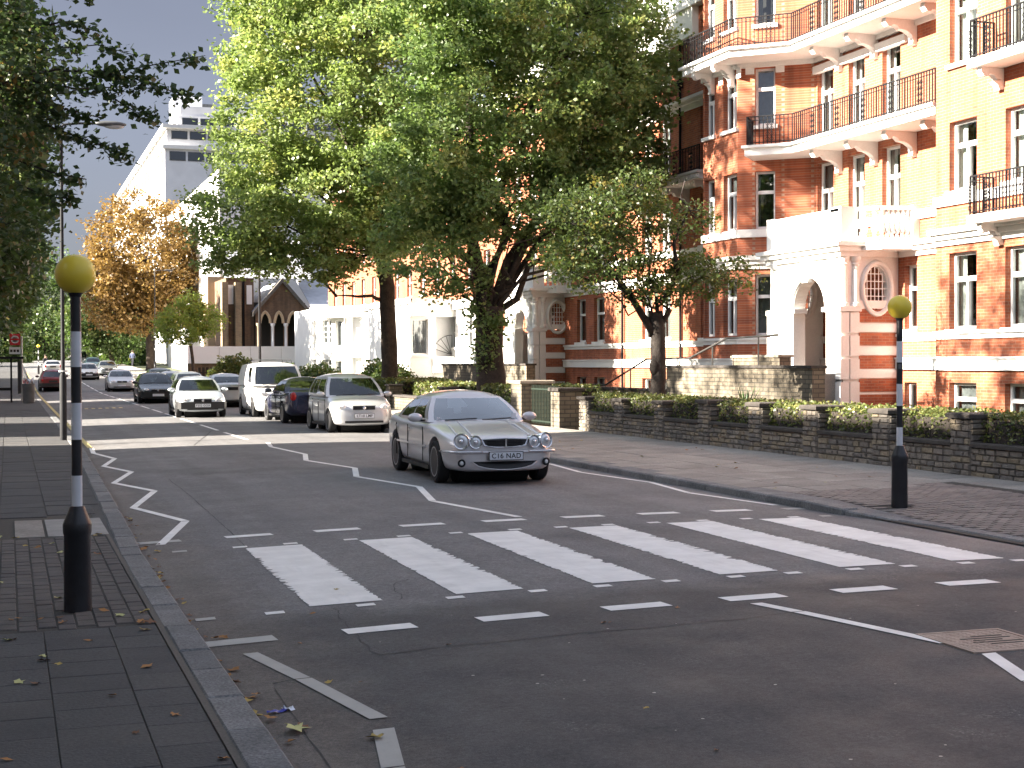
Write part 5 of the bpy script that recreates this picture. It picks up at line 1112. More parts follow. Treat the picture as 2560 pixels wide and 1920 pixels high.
for i, (y, x) in enumerate(((43.5, -2.8), (58, -2.6), (72, -2.4), (88, -2.2), (106, -2.0), (128, -1.8), (152, -1.6))):
    lab = ('dark tree of the left row just past the lamp post', 'dark tree of the left row short of the bus stop', 'dark tree of the left row over the bus stop', 'dark tree of the left row after the bus stop', 'dark tree of the left row further down', 'distant dark tree of the left row', 'furthest dark tree of the left row')[i]
    r = rise(y)
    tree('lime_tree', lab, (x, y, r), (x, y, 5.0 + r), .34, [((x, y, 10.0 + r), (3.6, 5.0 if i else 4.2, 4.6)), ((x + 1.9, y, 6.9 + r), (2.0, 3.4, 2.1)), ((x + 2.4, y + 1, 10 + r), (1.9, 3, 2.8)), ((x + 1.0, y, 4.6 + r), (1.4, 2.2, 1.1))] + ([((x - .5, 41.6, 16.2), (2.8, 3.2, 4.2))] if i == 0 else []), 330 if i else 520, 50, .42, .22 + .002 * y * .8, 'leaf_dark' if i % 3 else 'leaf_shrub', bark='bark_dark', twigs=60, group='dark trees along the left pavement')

# ================================================================== hedges and shrubs
def bush(name, label, cat, boxes, dens, size, leaf, kind_box=True, group=None, round_=False):
    t = thing(name, label, cat, (0, 0, 0), 0, group); C = []; core = MB()
    for (x0, x1, y0, y1, z0, z1) in boxes:
        if not round_:
            n = int(dens * (2 * (y1 - y0) * (z1 - z0) + (x1 - x0) * (y1 - y0) * 1.4 + 2 * (x1 - x0) * (z1 - z0)))
            u = RNG.random((n, 3)); side = RNG.random(n); ax = np.where(side < .45, 0, np.where(side < .8, 2, 1)); ar_ = np.arange(n)
            u[ar_, ax] = np.where(ax == 2, 1, np.where(RNG.random(n) < .65, 0, 1)); p = np.array([x0, y0, z0]) + u * np.array([x1 - x0, y1 - y0, z1 - z0]); p += RNG.normal(0, .028, (n, 3)); p[:, 2] += .03 * np.sin(p[:, 1] * 5.1) * (ax == 2); C.append(p)
            core.box(x0 + .04, x1 - .04, y0 + .03, y1 - .03, z0, z1 - .05)
        else:
            n = int(dens * (x1 - x0) * (y1 - y0) * (z1 - z0)); d = RNG.normal(0, 1, (n, 3)); d /= np.linalg.norm(d, axis=1, keepdims=True); d[:, 2] = np.abs(d[:, 2]) if z0 < .6 else d[:, 2]
            r = (.55 + .5 * RNG.random((n, 1)) ** .7); r *= 1 + .18 * np.sin(d[:, :1] * 9) * np.cos(d[:, 1:2] * 8)
            C.append(np.array([(x0 + x1) / 2, (y0 + y1) / 2, z0]) + d * r * np.array([(x1 - x0) / 2, (y1 - y0) / 2, (z1 - z0)])); 
            core.sphere(((x0 + x1) / 2, (y0 + y1) / 2, z0), 1, 10, 6, ((x1 - x0) * .32, (y1 - y0) * .32, (z1 - z0) * .6))
    core.build('twigs', 'bark_dark', t); link('foliage', leaves_mesh('foliage', np.concatenate(C), size, leaf, up=.1), t); return t
bush('clipped_hedge', 'clipped box hedge running along behind the stone piers', 'hedge', [(13.88, 14.62, PIERS[0] - 1, 33.6, .1, 1.05)] + [(13.55, 13.92, a + .56, b - .1, .62, 1.04) for a, b in zip(PIERS, PIERS[1:])], 420, .062, 'leaf_hedge')
bush('planting', 'leafy border shrubs behind the wall beyond the gate', 'shrub', [(14, 16.2, 38.5, 43, .1, 1.15), (14, 16, 46, 51, .1, 1.1), (14, 16, 52.5, 58, .1, 1.2)], 150, .12, 'leaf_hedge')
bush('round_shrub', 'low rounded shrub in front of the white house', 'shrub', [(15.6, 18.6, 66, 69, .3, 1.9)], 520, .16, 'leaf_shrub', round_=True)
bush('round_shrub', 'dark rounded shrub behind the white van', 'shrub', [(13.8, 16.6, 72, 76, .3, 1.7)], 420, .16, 'leaf_shrub', round_=True)
bush('round_shrub', 'loose green shrub under the left half of the hoarding', 'shrub', [(14.2, 18.0, 108, 110.5, .3, 2.3)], 330, .22, 'leaf_hedge', round_=True)
bush('round_shrub', 'pale shrub under the right half of the hoarding', 'shrub', [(18.4, 22.5, 109, 111, .3, 1.8)], 260, .22, 'leaf_shrub', round_=True)
bush('round_shrub', 'dense evergreen mass at the far bend of the street', 'shrub', [(11, 17, 182, 190, 1.6, 6.5), (8.5, 13, 196, 204, 2, 6), (-9, -1, 176, 184, 1.4, 9), (-6, 3, 205, 212, 2, 10), (0, 9, 222, 228, 2.2, 10)], 34, .5, 'leaf_shrub', round_=True)
bush('hanging_ivy', 'trailing ivy spilling down the broad trunk', 'ivy', [(14.25, 15.2, 44.2, 45.3, 2.2, 2.9), (14.3, 14.9, 44.3, 45.2, 4.1, 5.2)], 700, .12, 'leaf_deep', round_=True)
yc = thing('yucca', 'spiky green yucca standing behind the hedge', 'plant', (16.6, 30.6, .3)); blades = MB()
for i in range(46):
    a = random.uniform(0, 6.28); e = random.uniform(.5, 1.45); L_ = random.uniform(.55, .95); d = Vector((math.cos(a) * math.cos(e), math.sin(a) * math.cos(e), math.sin(e))); s_ = Vector((-math.sin(a), math.cos(a), 0)) * .03
    b0 = Vector((0, 0, .25)); m_ = b0 + d * L_ * .55; tip = b0 + d * L_ - Vector((0, 0, .12 * (1.5 - e))); b = MB().add([b0 - s_, b0 + s_, m_ + s_ * .9, m_ - s_ * .9, tip], [(0, 1, 2, 3), (3, 2, 4)]); b.build('blade', 'yucca_green' if 'yucca_green' in M else mat('yucca_green', (.05, .12, .025), .5), yc)
MB().tube([(0, 0, -.4), (0, 0, .3)], .09, 8).build('stem', 'bark_dark', yc)
# ================================================================== vehicles
def paint(name, col, metal=.0, rough=.28, coat=.6):
    m = mat(name, col, rough, metal, coat=coat); m.node_tree.nodes['Principled BSDF'].inputs['Coat Roughness'].default_value = .06; return m
paint('paint_champagne', (.62, .60, .61), .4, .28); paint('paint_silver', (.56, .57, .58), .45, .30); paint('paint_navy', (.016, .018, .045), .2, .25); paint('paint_white', (.74, .74, .73), 0, .35)
paint('paint_silverblue', (.48, .52, .55), .4, .3); paint('paint_black', (.018, .020, .022), .2, .25); paint('paint_grey', (.17, .19, .20), .4, .3); paint('paint_teal', (.03, .06, .065), .3, .3); paint('paint_red', (.16, .012, .014), .1, .3)
def apply_mods(me, mods_fn):
    o = bpy.data.objects.new('tmp', me); COL.objects.link(o); cut = mods_fn(o)
    dg = bpy.context.evaluated_depsgraph_get(); r = bpy.data.meshes.new_from_object(o.evaluated_get(dg)); bpy.data.objects.remove(o)
    for c in cut: bpy.data.objects.remove(c)
    return r
def interp(tab, t): return lerp(tab, t)
def text_mesh(txt, size):
    c = bpy.data.curves.new('chars', 'FONT'); c.body = txt; c.size = size; c.align_x = 'CENTER'; c.align_y = 'CENTER'; c.extrude = .001; c.offset = size * .012; c.space_character = 1.08
    o = bpy.data.objects.new('tmp_text', c); COL.objects.link(o); dg = bpy.context.evaluated_depsgraph_get(); me = bpy.data.meshes.new_from_object(o.evaluated_get(dg)); bpy.data.objects.remove(o); return me
def car(label, loc, rot, pm, sp, plate=None, plate_rear=None, group=None, name='parked_car', cat='car', detail=1):
    g = dict(L=4.5, W=1.76, H=1.42, belt=.92, nose=.66, hood=.86, deck=.98, cowl=.30, rf=.46, rr=.72, br=.83, wb=2.65, fo=.88, wr=.31, zb=.19, gw=.9, rw=.66, gclr='car_glass', lamps='round', tail=.82, sidew=((.06, .50), (.545, .93)), tum=.03, bumper=None, roofh=None)
    g.update(sp); L_, W_, H_ = g['L'], g['W'] / 2, g['H']; Y = lambda f: -L_ / 2 + f * L_
    root = thing(name, label, cat, loc, rot, group)
    zt_tab = [(0, g['nose'] - .05), (.03, g['nose'] + .02), (.10, g['nose'] + .4 * (g['hood'] - g['nose']) + .02), (.2, g['hood'] - .02), (g['cowl'], g['belt']), (.55, g['belt'] + .01), (max(.6, g['br'] - .06), g['belt'] + .03), (min(.955, g['br'] + .03), g['deck']), (.965, g['deck'] - .03), (1.0, g['deck'] - .12)]
    w_tab = [(0, .70), (.015, .82), (.05, .93), (.12, .985), (.25, 1.0), (.75, 1.0), (.9, .975), (.96, .93), (.985, .86), (1.0, .74)]
    zb_tab = [(0, .235), (.03, .20), (.15, g['zb']), (.85, g['zb']), (.96, .26), (1, .33)]
    fr = [0, .012, .03, .06, .10, .15, .2, .25, g['cowl'], .38, .46, .55, .64, .72, .8, .87, .92, .955, .98, .992, 1.0]
    fr = sorted(set(fr)); V = []; NR = 9
    for f in fr:
        w_ = interp(w_tab, f) * W_; zt = interp(zt_tab, f); zb = interp(zb_tab, f); zm = zb + (zt - zb) * .52
        sl = .16 * max(0, 1 - f / .10) if f < .5 else -.10 * max(0, 1 - (1 - f) / .06)
        half = [(0, zb), (.78 * w_, zb), (.93 * w_, zb + .05), (.975 * w_, zb + .16), (1.0 * w_, zm), (.985 * w_, zt - .16 * (zt - zb) - .02), (.93 * w_, zt - .035), (.60 * w_, zt - .002), (0, zt + .015)]
        ring = [(x, z) for x, z in half] + [(-x, z) for x, z in half[-2:0:-1]]
        bow = g.get('bow', .12) * max(0, 1 - f / .13) if f < .5 else -.11 * max(0, 1 - (1 - f) / .10)
        for x, z in ring: V.append((x, Y(f) + sl * max(0, z - .46) + bow * (x / W_) ** 2, z))
    n = 16; F = [(i * n + k, (i + 1) * n + k, (i + 1) * n + (k + 1) % n, i * n + (k + 1) % n) for i in range(len(fr) - 1) for k in range(n)]
    F += [tuple(range(n)), tuple(range((len(fr) - 1) * n + n - 1, (len(fr) - 1) * n - 1, -1))]
    me = MB().add(V, F).mesh('body', pm, 1)
    ax = (Y(0) + g['fo'], Y(0) + g['fo'] + g['wb'])
    def mods(o):
        s = o.modifiers.new('s', 'SUBSURF'); s.levels = 1; s.render_levels = 1; cs = []
        for k, ya in enumerate(ax):
            c = bpy.data.objects.new('cut', MB().lathe([(g['wr'] + .055, -W_ - .3), (g['wr'] + .055, W_ + .3)], (0, ya, g['wr'] + .01), 28, axis='X').mesh('cut', 'arch_black')); COL.objects.link(c); cs.append(c)
            b = o.modifiers.new('b', 'BOOLEAN'); b.operation = 'DIFFERENCE'; b.solver = 'EXACT'; b.object = c
        return cs
    bm_ = apply_mods(me, mods)
    if len(bm_.materials) < 2: bm_.materials.append(M['arch_black'])
    bm_.polygons.foreach_set('use_smooth', [True] * len(bm_.polygons)); bm_.set_sharp_from_angle(angle=R(38)); link('body', bm_, root)
    # wheel-well liners
    for ya in ax: MB().lathe([(.05, -W_ * .62), (g['wr'] + .05, -W_ * .62), (g['wr'] + .05, W_ * .62), (.05, W_ * .62)], (0, ya, g['wr'] + .01), 16, axis='X').build('wheel_well', 'arch_black', root)
    # greenhouse
    zg0 = g['belt'] - .03; zg1 = g['roofh'] or H_ - .10; yf0, yr0, yf1, yr1 = Y(g['cowl'] + .005), Y(g['br']), Y(g['rf']), Y(g['rr']); h0, h1 = g['gw'] * W_, g['rw'] * W_
    def lv(t): return (yf0 + (yf1 - yf0) * t, yr0 + (yr1 - yr0) * t, h0 + (h1 - h0) * (t ** 1.15) + g['tum'] * math.sin(math.pi * t), zg0 + (zg1 - zg0) * t)
    def front(s, t): a, b, h, z = lv(t); x = -h + 2 * h * s; return (x, a + .16 * (1 - t * .3) * (x / h) ** 2 - .03 * math.sin(math.pi * t), z)
    def rear(s, t): a, b, h, z = lv(t); x = h - 2 * h * s; return (x, b - .13 * (1 - t * .2) * (x / h) ** 2 + .03 * math.sin(math.pi * t), z)
    def side(sg):
        def f_(s, t): a, b, h, z = lv(t); y0 = a + .16 * (1 - t * .3); y1 = b - .13 * (1 - t * .2); s2 = s if sg < 0 else 1 - s; return (sg * (h + .012 * math.sin(math.pi * s)), y0 + (y1 - y0) * s2, z)
        return f_
    shell = MB(); gl = []
    def surf(fn, holes, ns, ntt, nm):
        ss = sorted(set([i / ns for i in range(ns + 1)] + [x for h in holes for x in h[:2]])); ts = sorted(set([i / ntt for i in range(ntt + 1)] + [x for h in holes for x in h[2:4]])); gm = [MB() for _ in holes]
        for a, b in zip(ss, ss[1:]):
            for c, d in zip(ts, ts[1:]):
                cx, cz = (a + b) / 2, (c + d) / 2; q = [fn(a, c), fn(b, c), fn(b, d), fn(a, d)]; hit = [i for i, h in enumerate(holes) if h[0] < cx < h[1] and h[2] < cz < h[3]]
                (gm[hit[0]] if hit else shell).add(q, [(0, 1, 2, 3)])
        for m_, hname in zip(gm, nm): gl.append((m_, hname))
    surf(front, [(.055, .945, .07, .93)], 8, 5, ['windscreen']); surf(rear, [(.09, .91, .12, .9)], 8, 5, ['rear_window'])
    for sg in (-1, 1):
        hs_ = [(a, b, .14, .88) for a, b in g['sidew']] if sg < 0 else [(1 - b, 1 - a, .14, .88) for a, b in g['sidew']]
        surf(side(sg), hs_, 10, 5, ['side_window'] * len(hs_))
    nx, ny = 10, 10
    for i in range(nx):
        for j in range(ny):
            def rp_(u, v):
                a, b, h, z = lv(1); x = -h + 2 * h * u; y0 = a + .16 * .7 * (x / h) ** 2; y1 = b - .13 * .8 * (x / h) ** 2; e = max(0, (1 - (2 * u - 1) ** 2)) ** .7 * max(0, (1 - (2 * v - 1) ** 4)) ** .6; return (x, y0 + (y1 - y0) * v, z + (H_ - zg1) * e)
            shell.add([rp_(i / nx, j / ny), rp_((i + 1) / nx, j / ny), rp_((i + 1) / nx, (j + 1) / ny), rp_(i / nx, (j + 1) / ny)], [(0, 1, 2, 3)])
    rm_ = shell.mesh('roof', pm, 1); b_ = bmesh.new(); b_.from_mesh(rm_); bmesh.ops.remove_doubles(b_, verts=b_.verts, dist=.0005); bmesh.ops.recalc_face_normals(b_, faces=b_.faces); b_.to_mesh(rm_); b_.free(); rm_.set_sharp_from_angle(angle=R(50)); link('roof', rm_, root)
    for m_, nm in gl:
        q = m_.mesh(nm, g['gclr'], 1); b_ = bmesh.new(); b_.from_mesh(q); bmesh.ops.remove_doubles(b_, verts=b_.verts, dist=.0005); b_.to_mesh(q); b_.free(); link(nm, q, root)
    it = MB(); it.box(-h0 * .93, h0 * .93, yf0 + .25, yr0 - .2, zg0 - .12, g['belt'] + .035); it.build('cabin_floor', 'dash_dark', root)
    for sx in (-.36, .36):
        for yy in (Y(g['rf']) + .38, Y(g['rr']) - .35):
            s_ = MB(); s_.box(sx - .22, sx + .22, yy, yy + .13, g['belt'] - .1, g['belt'] + .16); s_.box(sx - .12, sx + .12, yy + .03, yy + .11, g['belt'] + .16, min(H_ - .13, g['belt'] + .34)); s_.build('seat', 'seat_dark', root)
    # wheels
    wr = g['wr']
    tyre = MB().lathe([(wr * .70, -.085), (wr * .93, -.095), (wr, -.07), (wr, .07), (wr * .93, .095), (wr * .70, .085)], (0, 0, 0), 24, axis='X').mesh('tyre', 'tyre', 40)
    rim = MB().lathe([(wr * .70, -.09), (wr * .66, -.06), (wr * .2, -.03), (.02, -.045)], (0, 0, 0), 24, axis='X', m=1)
    for k in range(6):
        a = k * math.pi / 3; ca, sa = math.cos(a), math.sin(a); w2 = .035
        rim.add([(-.075, wr * .15 * ca - w2 * sa, wr * .15 * sa + w2 * ca), (-.075, wr * .15 * ca + w2 * sa, wr * .15 * sa - w2 * ca), (-.088, wr * .69 * ca + w2 * 1.5 * sa, wr * .69 * sa - w2 * 1.5 * ca), (-.088, wr * .69 * ca - w2 * 1.5 * sa, wr * .69 * sa + w2 * 1.5 * ca)], [(0, 1, 2, 3)])
    rim.lathe([(wr * .72, -.092), (wr * .66, -.092), (wr * .65, -.07)], (0, 0, 0), 24, axis='X', cap=False); rm2 = rim.mesh('wheel', ['alloy', 'grille_dark'], 40)
    for ya in ax:
        for sx in (-1, 1):
            wo_ = link('wheel', rm2, root, loc=(sx * (W_ - .10), ya, wr)); wo_.rotation_euler = (random.uniform(0, 1) if sx < 0 else 0, 0, 0 if sx < 0 else math.pi); link('tyre', tyre, wo_)
    def pl_(y, z, mt, txt, sgn):
        p = MB(); p.box(-.26, .26, -.008, .008, -.056, .056); o = p.build('number_plate', mt, root); o.location = (0, y, z)
        MB().box(-.268, .268, -.004, .012, -.064, .064).build('plate_surround', 'black_plastic', o)
        if txt:
            t = text_mesh(txt, .098); t.materials.append(M['ink']); to = link('plate_text', t, o); to.rotation_euler = (R(90), 0, 0 if sgn < 0 else math.pi); to.location = (0, sgn * .0095, -.002)
    yF = Y(0); yB = Y(1)
    if sp.get('front', 'plain') != 'jag':
        pl_(yF - (.05 if sp.get('dark_bumper') else .012), sp.get('pz', .40), 'plate_white', plate, -1)
        zl = g['nose'] - .05; lx = sp.get('lx', .56)
        for sx in (-1, 1):
            hl = MB().sphere((0, 0, 0), .12, 14, 8, (1.35, .55, .72)); o = hl.build('headlight', 'lens_clear', root, smooth=1); o.location = (sx * lx, yF + .17, zl + .02); o.rotation_euler = (0, 0, sx * .42)
            MB().sphere((0, 0, 0), .055, 10, 6).build('bulb', 'bulb', o, smooth=1).location = (0, -.035, 0)
        if sp.get('grille', 1): MB().box(-.30, .30, yF + .035, yF + .09, zl - .05, zl + .05).build('grille', 'grille_dark', root); MB().box(-.31, .31, yF + .03, yF + .08, zl + .045, zl + .062).build('grille_bar', 'chrome', root); MB().lathe([(.0, -.01), (.045, 0), (.045, .01), (0, .02)], (0, yF + .02, zl), 12, axis='Y').build('badge', 'chrome', root)
        MB().box(-.52, .52, yF + .015, yF + .05, .27, .33).build('air_intake', 'black_plastic', root)
        if sp.get('dark_bumper'): 
            for y_, s_ in ((yF, 1), (yB, -1)): MB().extr([(-W_ * .97, y_ + s_ * .22, .30), (-W_ * .86, y_ + s_ * .03, .30), (0, y_ - s_ * .03, .30), (W_ * .86, y_ + s_ * .03, .30), (W_ * .97, y_ + s_ * .22, .30), (W_ * .99, y_ + s_ * .5, .30), (-W_ * .99, y_ + s_ * .5, .30)], (0, 0, .24)).build('bumper', 'black_plastic', root)
    # tail end
    for sx in (-1, 1):
        tl = MB().sphere((0, 0, 0), .12, 12, 8, (.8 if not sp.get('van') else .5, .42, .75 if not sp.get('tall_tail') else 1.2)); o = tl.build('tail_light', 'lens_red', root, smooth=1); o.location = (sx * W_ * .76, yB - .125 - (.02 if sp.get('tall_tail') else 0), g['deck'] - .22); o.rotation_euler = (0, 0, -sx * .4)
    pl_(yB + .02, sp.get('pzr', g['deck'] - .30), 'plate_yellow', plate_rear, 1)
    # door seams, handles, mirrors, sills, wipers
    for sx in (-1, 1):
        x = sx * W_
        for f_ in ([g['cowl'] + .04, g['cowl'] + .265, min(.75, g['cowl'] + .47)] if not sp.get('van') else [.27, .45]):
            MB().box(x * .998 - .006, x * .998 + .006, Y(f_) - .005, Y(f_) + .005, .30, g['belt'] - .10).build('door_seam', 'arch_black', root)
        for f_ in (g['cowl'] + .21, g['cowl'] + .42): MB().box(x * 1.0 - .012, x * 1.0 + .012, Y(f_), Y(f_) + .16, g['belt'] - .17, g['belt'] - .135).build('door_handle', sp.get('hmat', pm), root)
        mr = MB().sphere((0, 0, 0), .10, 12, 8, (1.25, .62, .72)); o = mr.build('wing_mirror', sp.get('mirror', pm), root, smooth=1); o.location = (sx * (W_ + .07), Y(g['cowl'] + .085), g['belt'] + .04)
        MB().box(-.08, .08, .045, .062, -.05, .05).build('mirror_glass', 'pane_dark', o); MB().box(*((-.02, .16) if sx < 0 else (-.16, .02)), -.02, .02, -.06, -.035).build('mirror_arm', 'black_plastic', o)
        MB().box(x * .955 - .02, x * .955 + .02, ax[0] + wr + .1, ax[1] - wr - .1, g['zb'] - .01, g['zb'] + .05).build('sill_trim', 'black_plastic', root)
    if detail:
        for x0 in (-.55, .05):
            a = front(.5 + x0 / (2 * h0), .03); b = front(.5 + (x0 + .52) / (2 * h0), .10)
            MB().tube([(a[0], a[1] - .025, a[2] + .02), (b[0], b[1] - .025, b[2] + .015)], .011, 5).build('wiper', 'black_plastic', root)
        dk = front(.5, .02); MB().box(-.2, .2, dk[1] + .1, dk[1] + .2, dk[2] + .02, dk[2] + .04).build('dash_vent', 'dash_dark', root)
    return root, g, Y, front, W_
SALOON = dict()
jag, jg, JY, jfront, JW = car('silver saloon with four round headlamps driving towards the crossing', (7.15, 22.85, rz(7.1, 23) - .0), R(-2.0), 'paint_champagne',
    dict(L=4.67, W=1.79, H=1.40, belt=.935, nose=.70, hood=.89, deck=1.02, cowl=.305, rf=.455, rr=.70, br=.855, wb=2.71, fo=.90, wr=.325, front='jag', gw=.885, rw=.64, tail=.8, gclr='car_glass_clear', hmat='chrome', sidew=((.10, .46), (.50, .90))), name='saloon_car', plate_rear=None)
yF = JY(0)
# four round headlamps with bright rims
for sx in (-1, 1):
    for x, r_, yy, zz in ((.655, .108, .118, .668), (.455, .088, .066, .655)):
        o = MB().lathe([(r_ * 1.14, .06), (r_ * 1.16, -.03), (r_ * 1.08, -.05), (r_ * .98, -.045), (r_ * .96, -.02)], (0, 0, 0), 24, axis='Y', cap=False).build('headlight', 'chrome', jag, smooth=40); o.location = (sx * x, yF + yy, zz); o.rotation_euler = (-.12, 0, sx * (.35 if x > .6 else .16))
        MB().sphere((0, 0, 0), r_ * .98, 18, 8, (1, .35, 1)).build('lens', 'lens_clear', o, smooth=1).location = (0, -.02, 0)
        MB().lathe([(r_ * .5, .0), (r_ * .48, -.012), (.0, -.016)], (0, -.05, 0), 16, axis='Y').build('projector', 'alloy', o, smooth=40)
        MB().sphere((0, 0, 0), r_ * .28, 10, 6, (1, .5, 1)).build('bulb', 'bulb', o, smooth=1).location = (0, -.066, 0)
def grille_shape(w0, w1, z0, z1, y, th, nm, mt, n=9):
    P = []
    for i in range(n): t = -1 + 2 * i / (n - 1); P.append((w1 * t, y + .022 * abs(t) ** 2 + .018, z1 + .012 * (1 - t * t)))
    for i in range(n): t = 1 - 2 * i / (n - 1); P.append((w0 * t, y + .022 * abs(t) ** 2, z0 + .03 * abs(t) ** 3))
    return MB().extr(P, (0, th, 0)).build(nm, mt, jag)
grille_shape(.33, .37, .575, .705, yF + .0, .05, 'grille_frame', 'chrome'); go = grille_shape(.31, .35, .588, .694, yF - .008, .03, 'grille', 'grille_dark')
MB().box(-.012, .012, yF - .022, yF + .03, .575, .715).build('grille_spine', 'chrome', jag)
for k in range(4): MB().box(-.28, .28, yF - .014, yF + .02, .603 + k * .025, .608 + k * .025).build('grille_slat', 'black_plastic', jag)
pm_ = 'paint_champagne'
def fy(x): return yF + .12 * (x / JW) ** 2
MB().tube([(JW * t, fy(JW * t) - .004 + (.05 if abs(t) > .87 else 0), .505) for t in [-.92 + 1.84 * i / 20 for i in range(21)]], .022, 8).build('bumper_lip', pm_, jag, smooth=1)
for sx in (-1, 1):
    MB().tube([(sx * x, fy(x) - .022 + (.04 if x > .8 else 0), .515) for x in (.36, .45, .54, .63, .72, .79)] + [(sx * JW * .935, yF + .18, .515), (sx * JW * .985, yF + .34, .515), (sx * JW * 1.0, yF + .52, .515)], .013, 6).build('chrome_strip', 'chrome', jag, smooth=1)
    o = MB().lathe([(.075, .03), (.075, -.01), (.05, -.015), (.05, .01)], (0, 0, 0), 16, axis='Y').build('fog_recess', 'black_plastic', jag, smooth=40); o.location = (sx * .67, yF + .068, .345); o.rotation_euler = (0, 0, sx * .3); o.scale = (.8, .8, .8)
    MB().sphere((0, 0, 0), .042, 12, 6, (1, .4, 1)).build('fog_lamp', 'lens_clear', o, smooth=1)
    for x0, x1 in ((.46, .40), (.66, .60)):                      # bonnet flutes running back from the lamps
        P = [(sx * (x0 + (x1 - x0) * t), JY(.045 + .235 * t), lerp([(0, .735), (.3, .80), (.6, .872), (1, .925)], t) - (.028 if x0 > .6 else 0.0)) for t in [i / 10 for i in range(11)]]
        MB().tube(P, [.012 + .016 * math.sin(math.pi * min(1, i / 10 + .12)) for i in range(11)], 8).build('bonnet_flute', pm_, jag, smooth=1)
    MB().box(sx * JW * 1.0 - .008, sx * JW * 1.0 + .008, JY(.30), JY(.74), .52, .55).build('side_rub_strip', pm_, jag)
low = []
for i in range(13): t = -1 + 2 * i / 12; low.append((.52 * t, yF - .012 + .052 * t * t, .345 + .02 * t * t))
for i in range(13): t = 1 - 2 * i / 12; low.append((.50 * t, yF - .012 + .052 * t * t, .345 - .095 * math.sqrt(max(0, 1 - t * t)) + .02 * t * t))
MB().extr(low, (0, .05, 0)).build('lower_intake', 'black_plastic', jag)
MB().tube([(p[0] * 1.02, p[1] - .012, p[2] - .008) for p in low[13:]], .009, 6).build('intake_lip', 'paint_champagne', jag, smooth=1)
pb = MB().box(-.26, .26, -.009, .006, -.056, .056).build('number_plate', 'plate_white', jag); pb.location = (0, yF - .03, .45); MB().box(-.270, .270, -.005, .014, -.066, .066).build('plate_surround', 'black_plastic', pb)
tm = text_mesh('C16 NAD', .105); tm.materials.append(M['ink']); to = link('plate_text', tm, pb); to.rotation_euler = (R(90), 0, 0); to.location = (0, -.0105, -.002)
# tax disc and sticker on the screen
q = jfront(.90, .12); MB().box(q[0] - .04, q[0] + .04, q[1] - .012, q[1] - .006, q[2] + .0, q[2] + .08).build('tax_disc', 'plate_white', jag)
q = jfront(.10, .10); MB().box(q[0] - .035, q[0] + .035, q[1] - .012, q[1] - .006, q[2], q[2] + .035).build('sticker', 'plate_white', jag)

HATCH_TALL = dict(L=3.6, W=1.72, H=1.58, belt=.98, nose=.72, hood=.92, deck=.99, cowl=.235, rf=.42, rr=.90, br=.975, wb=2.42, fo=.66, wr=.30, gw=.93, rw=.70, tall_tail=1, lx=.62, pz=.46, sidew=((.08, .44), (.48, .72), (.75, .94)))
HATCH = dict(L=4.05, W=1.69, H=1.41, belt=.90, nose=.64, hood=.83, deck=.92, cowl=.29, rf=.45, rr=.82, br=.95, wb=2.52, fo=.80, wr=.29, gw=.91, rw=.68, dark_bumper=1, pz=.42, lx=.58)
SAL2 = dict(L=4.58, W=1.80, H=1.43, belt=.95, nose=.68, hood=.88, deck=1.05, cowl=.30, rf=.46, rr=.70, br=.85, wb=2.72, fo=.92, wr=.32, tall_tail=1, pzr=.80)
ESTATE = dict(L=4.6, W=1.74, H=1.44, belt=.92, nose=.66, hood=.86, deck=.95, cowl=.29, rf=.44, rr=.89, br=.965, wb=2.7, fo=.88, wr=.31, dark_bumper=1, sidew=((.06, .36), (.40, .66), (.70, .94)))
VAN = dict(L=4.6, W=1.86, H=1.90, belt=1.10, nose=.85, hood=1.02, deck=1.12, cowl=.17, rf=.30, rr=.95, br=.985, wb=2.8, fo=.85, wr=.33, gw=.95, rw=.80, van=1, dark_bumper=0, lx=.66, grille=0, pz=.50, sidew=((.05, .26),), tall_tail=1)
def park(x, y): return (x, y, rz(x, y))
c2, g2, _, _, _ = car('silver tall compact car parked facing us behind the moving saloon', park(8.86, 39.0), R(0.5), 'paint_silver', HATCH_TALL, plate='LT10 LMF')
car('dark navy saloon parked with red tail lamp towards us', park(8.82, 45.6), R(180.5), 'paint_navy', SAL2, plate_rear='W387 LGT')
van = car('white van parked between the navy saloon and the silver saloon', park(8.85, 51.3), R(-.5), 'paint_white', VAN, name='parked_van', cat='van')[0]
rk = []
for yy in (-.7, .2, 1.1): MB().tube([(-.6, yy, 1.86), (-.58, yy, 1.97), (.58, yy, 1.97), (.6, yy, 1.86)], .018, 5).build('roof_bar', 'lamp_grey', van)
car('silver saloon parked tail towards us beyond the white van', park(8.8, 63.0), R(180), 'paint_silver', SAL2, plate_rear='Y522 RLA')
car('pale silver-blue hatchback with black bumper driving near the centre line', (6.28, 51.8, rz(6.3, 52)), R(-1), 'paint_silverblue', HATCH, plate='P352 GOX', name='oncoming_car')
car('black estate car queuing behind the pale hatchback', (6.55, 70.3, rz(6.5, 70)), R(-1), 'paint_black', ESTATE, name='oncoming_car')
car('silver saloon following behind the black estate', (6.9, 97.5, rz(6.9, 97)), R(-1), 'paint_silver', SAL2, name='oncoming_car', detail=0)
car('grey people carrier parked under the yellow-green tree', park(8.9, 92), 0, 'paint_grey', HATCH_TALL, detail=0)
car('grey hatchback parked just beyond the silver saloon', park(8.85, 76.5), 0, 'paint_grey', ESTATE, detail=0)
car('pale saloon parked behind the black estate', park(8.8, 84), 0, 'paint_silverblue', SAL2, detail=0)
car('dark green-grey saloon parked far along the right kerb', park(8.6, 138), 0, 'paint_grey', SAL2, detail=0)
car('small white car glimpsed behind the striped beacon post', (6.3, 126, rz(6.3, 126)), 0, 'paint_white', HATCH, detail=0, name='oncoming_car')
car('dark teal car at the far end of the right kerb', park(8.5, 160), 0, 'paint_teal', HATCH, detail=0)
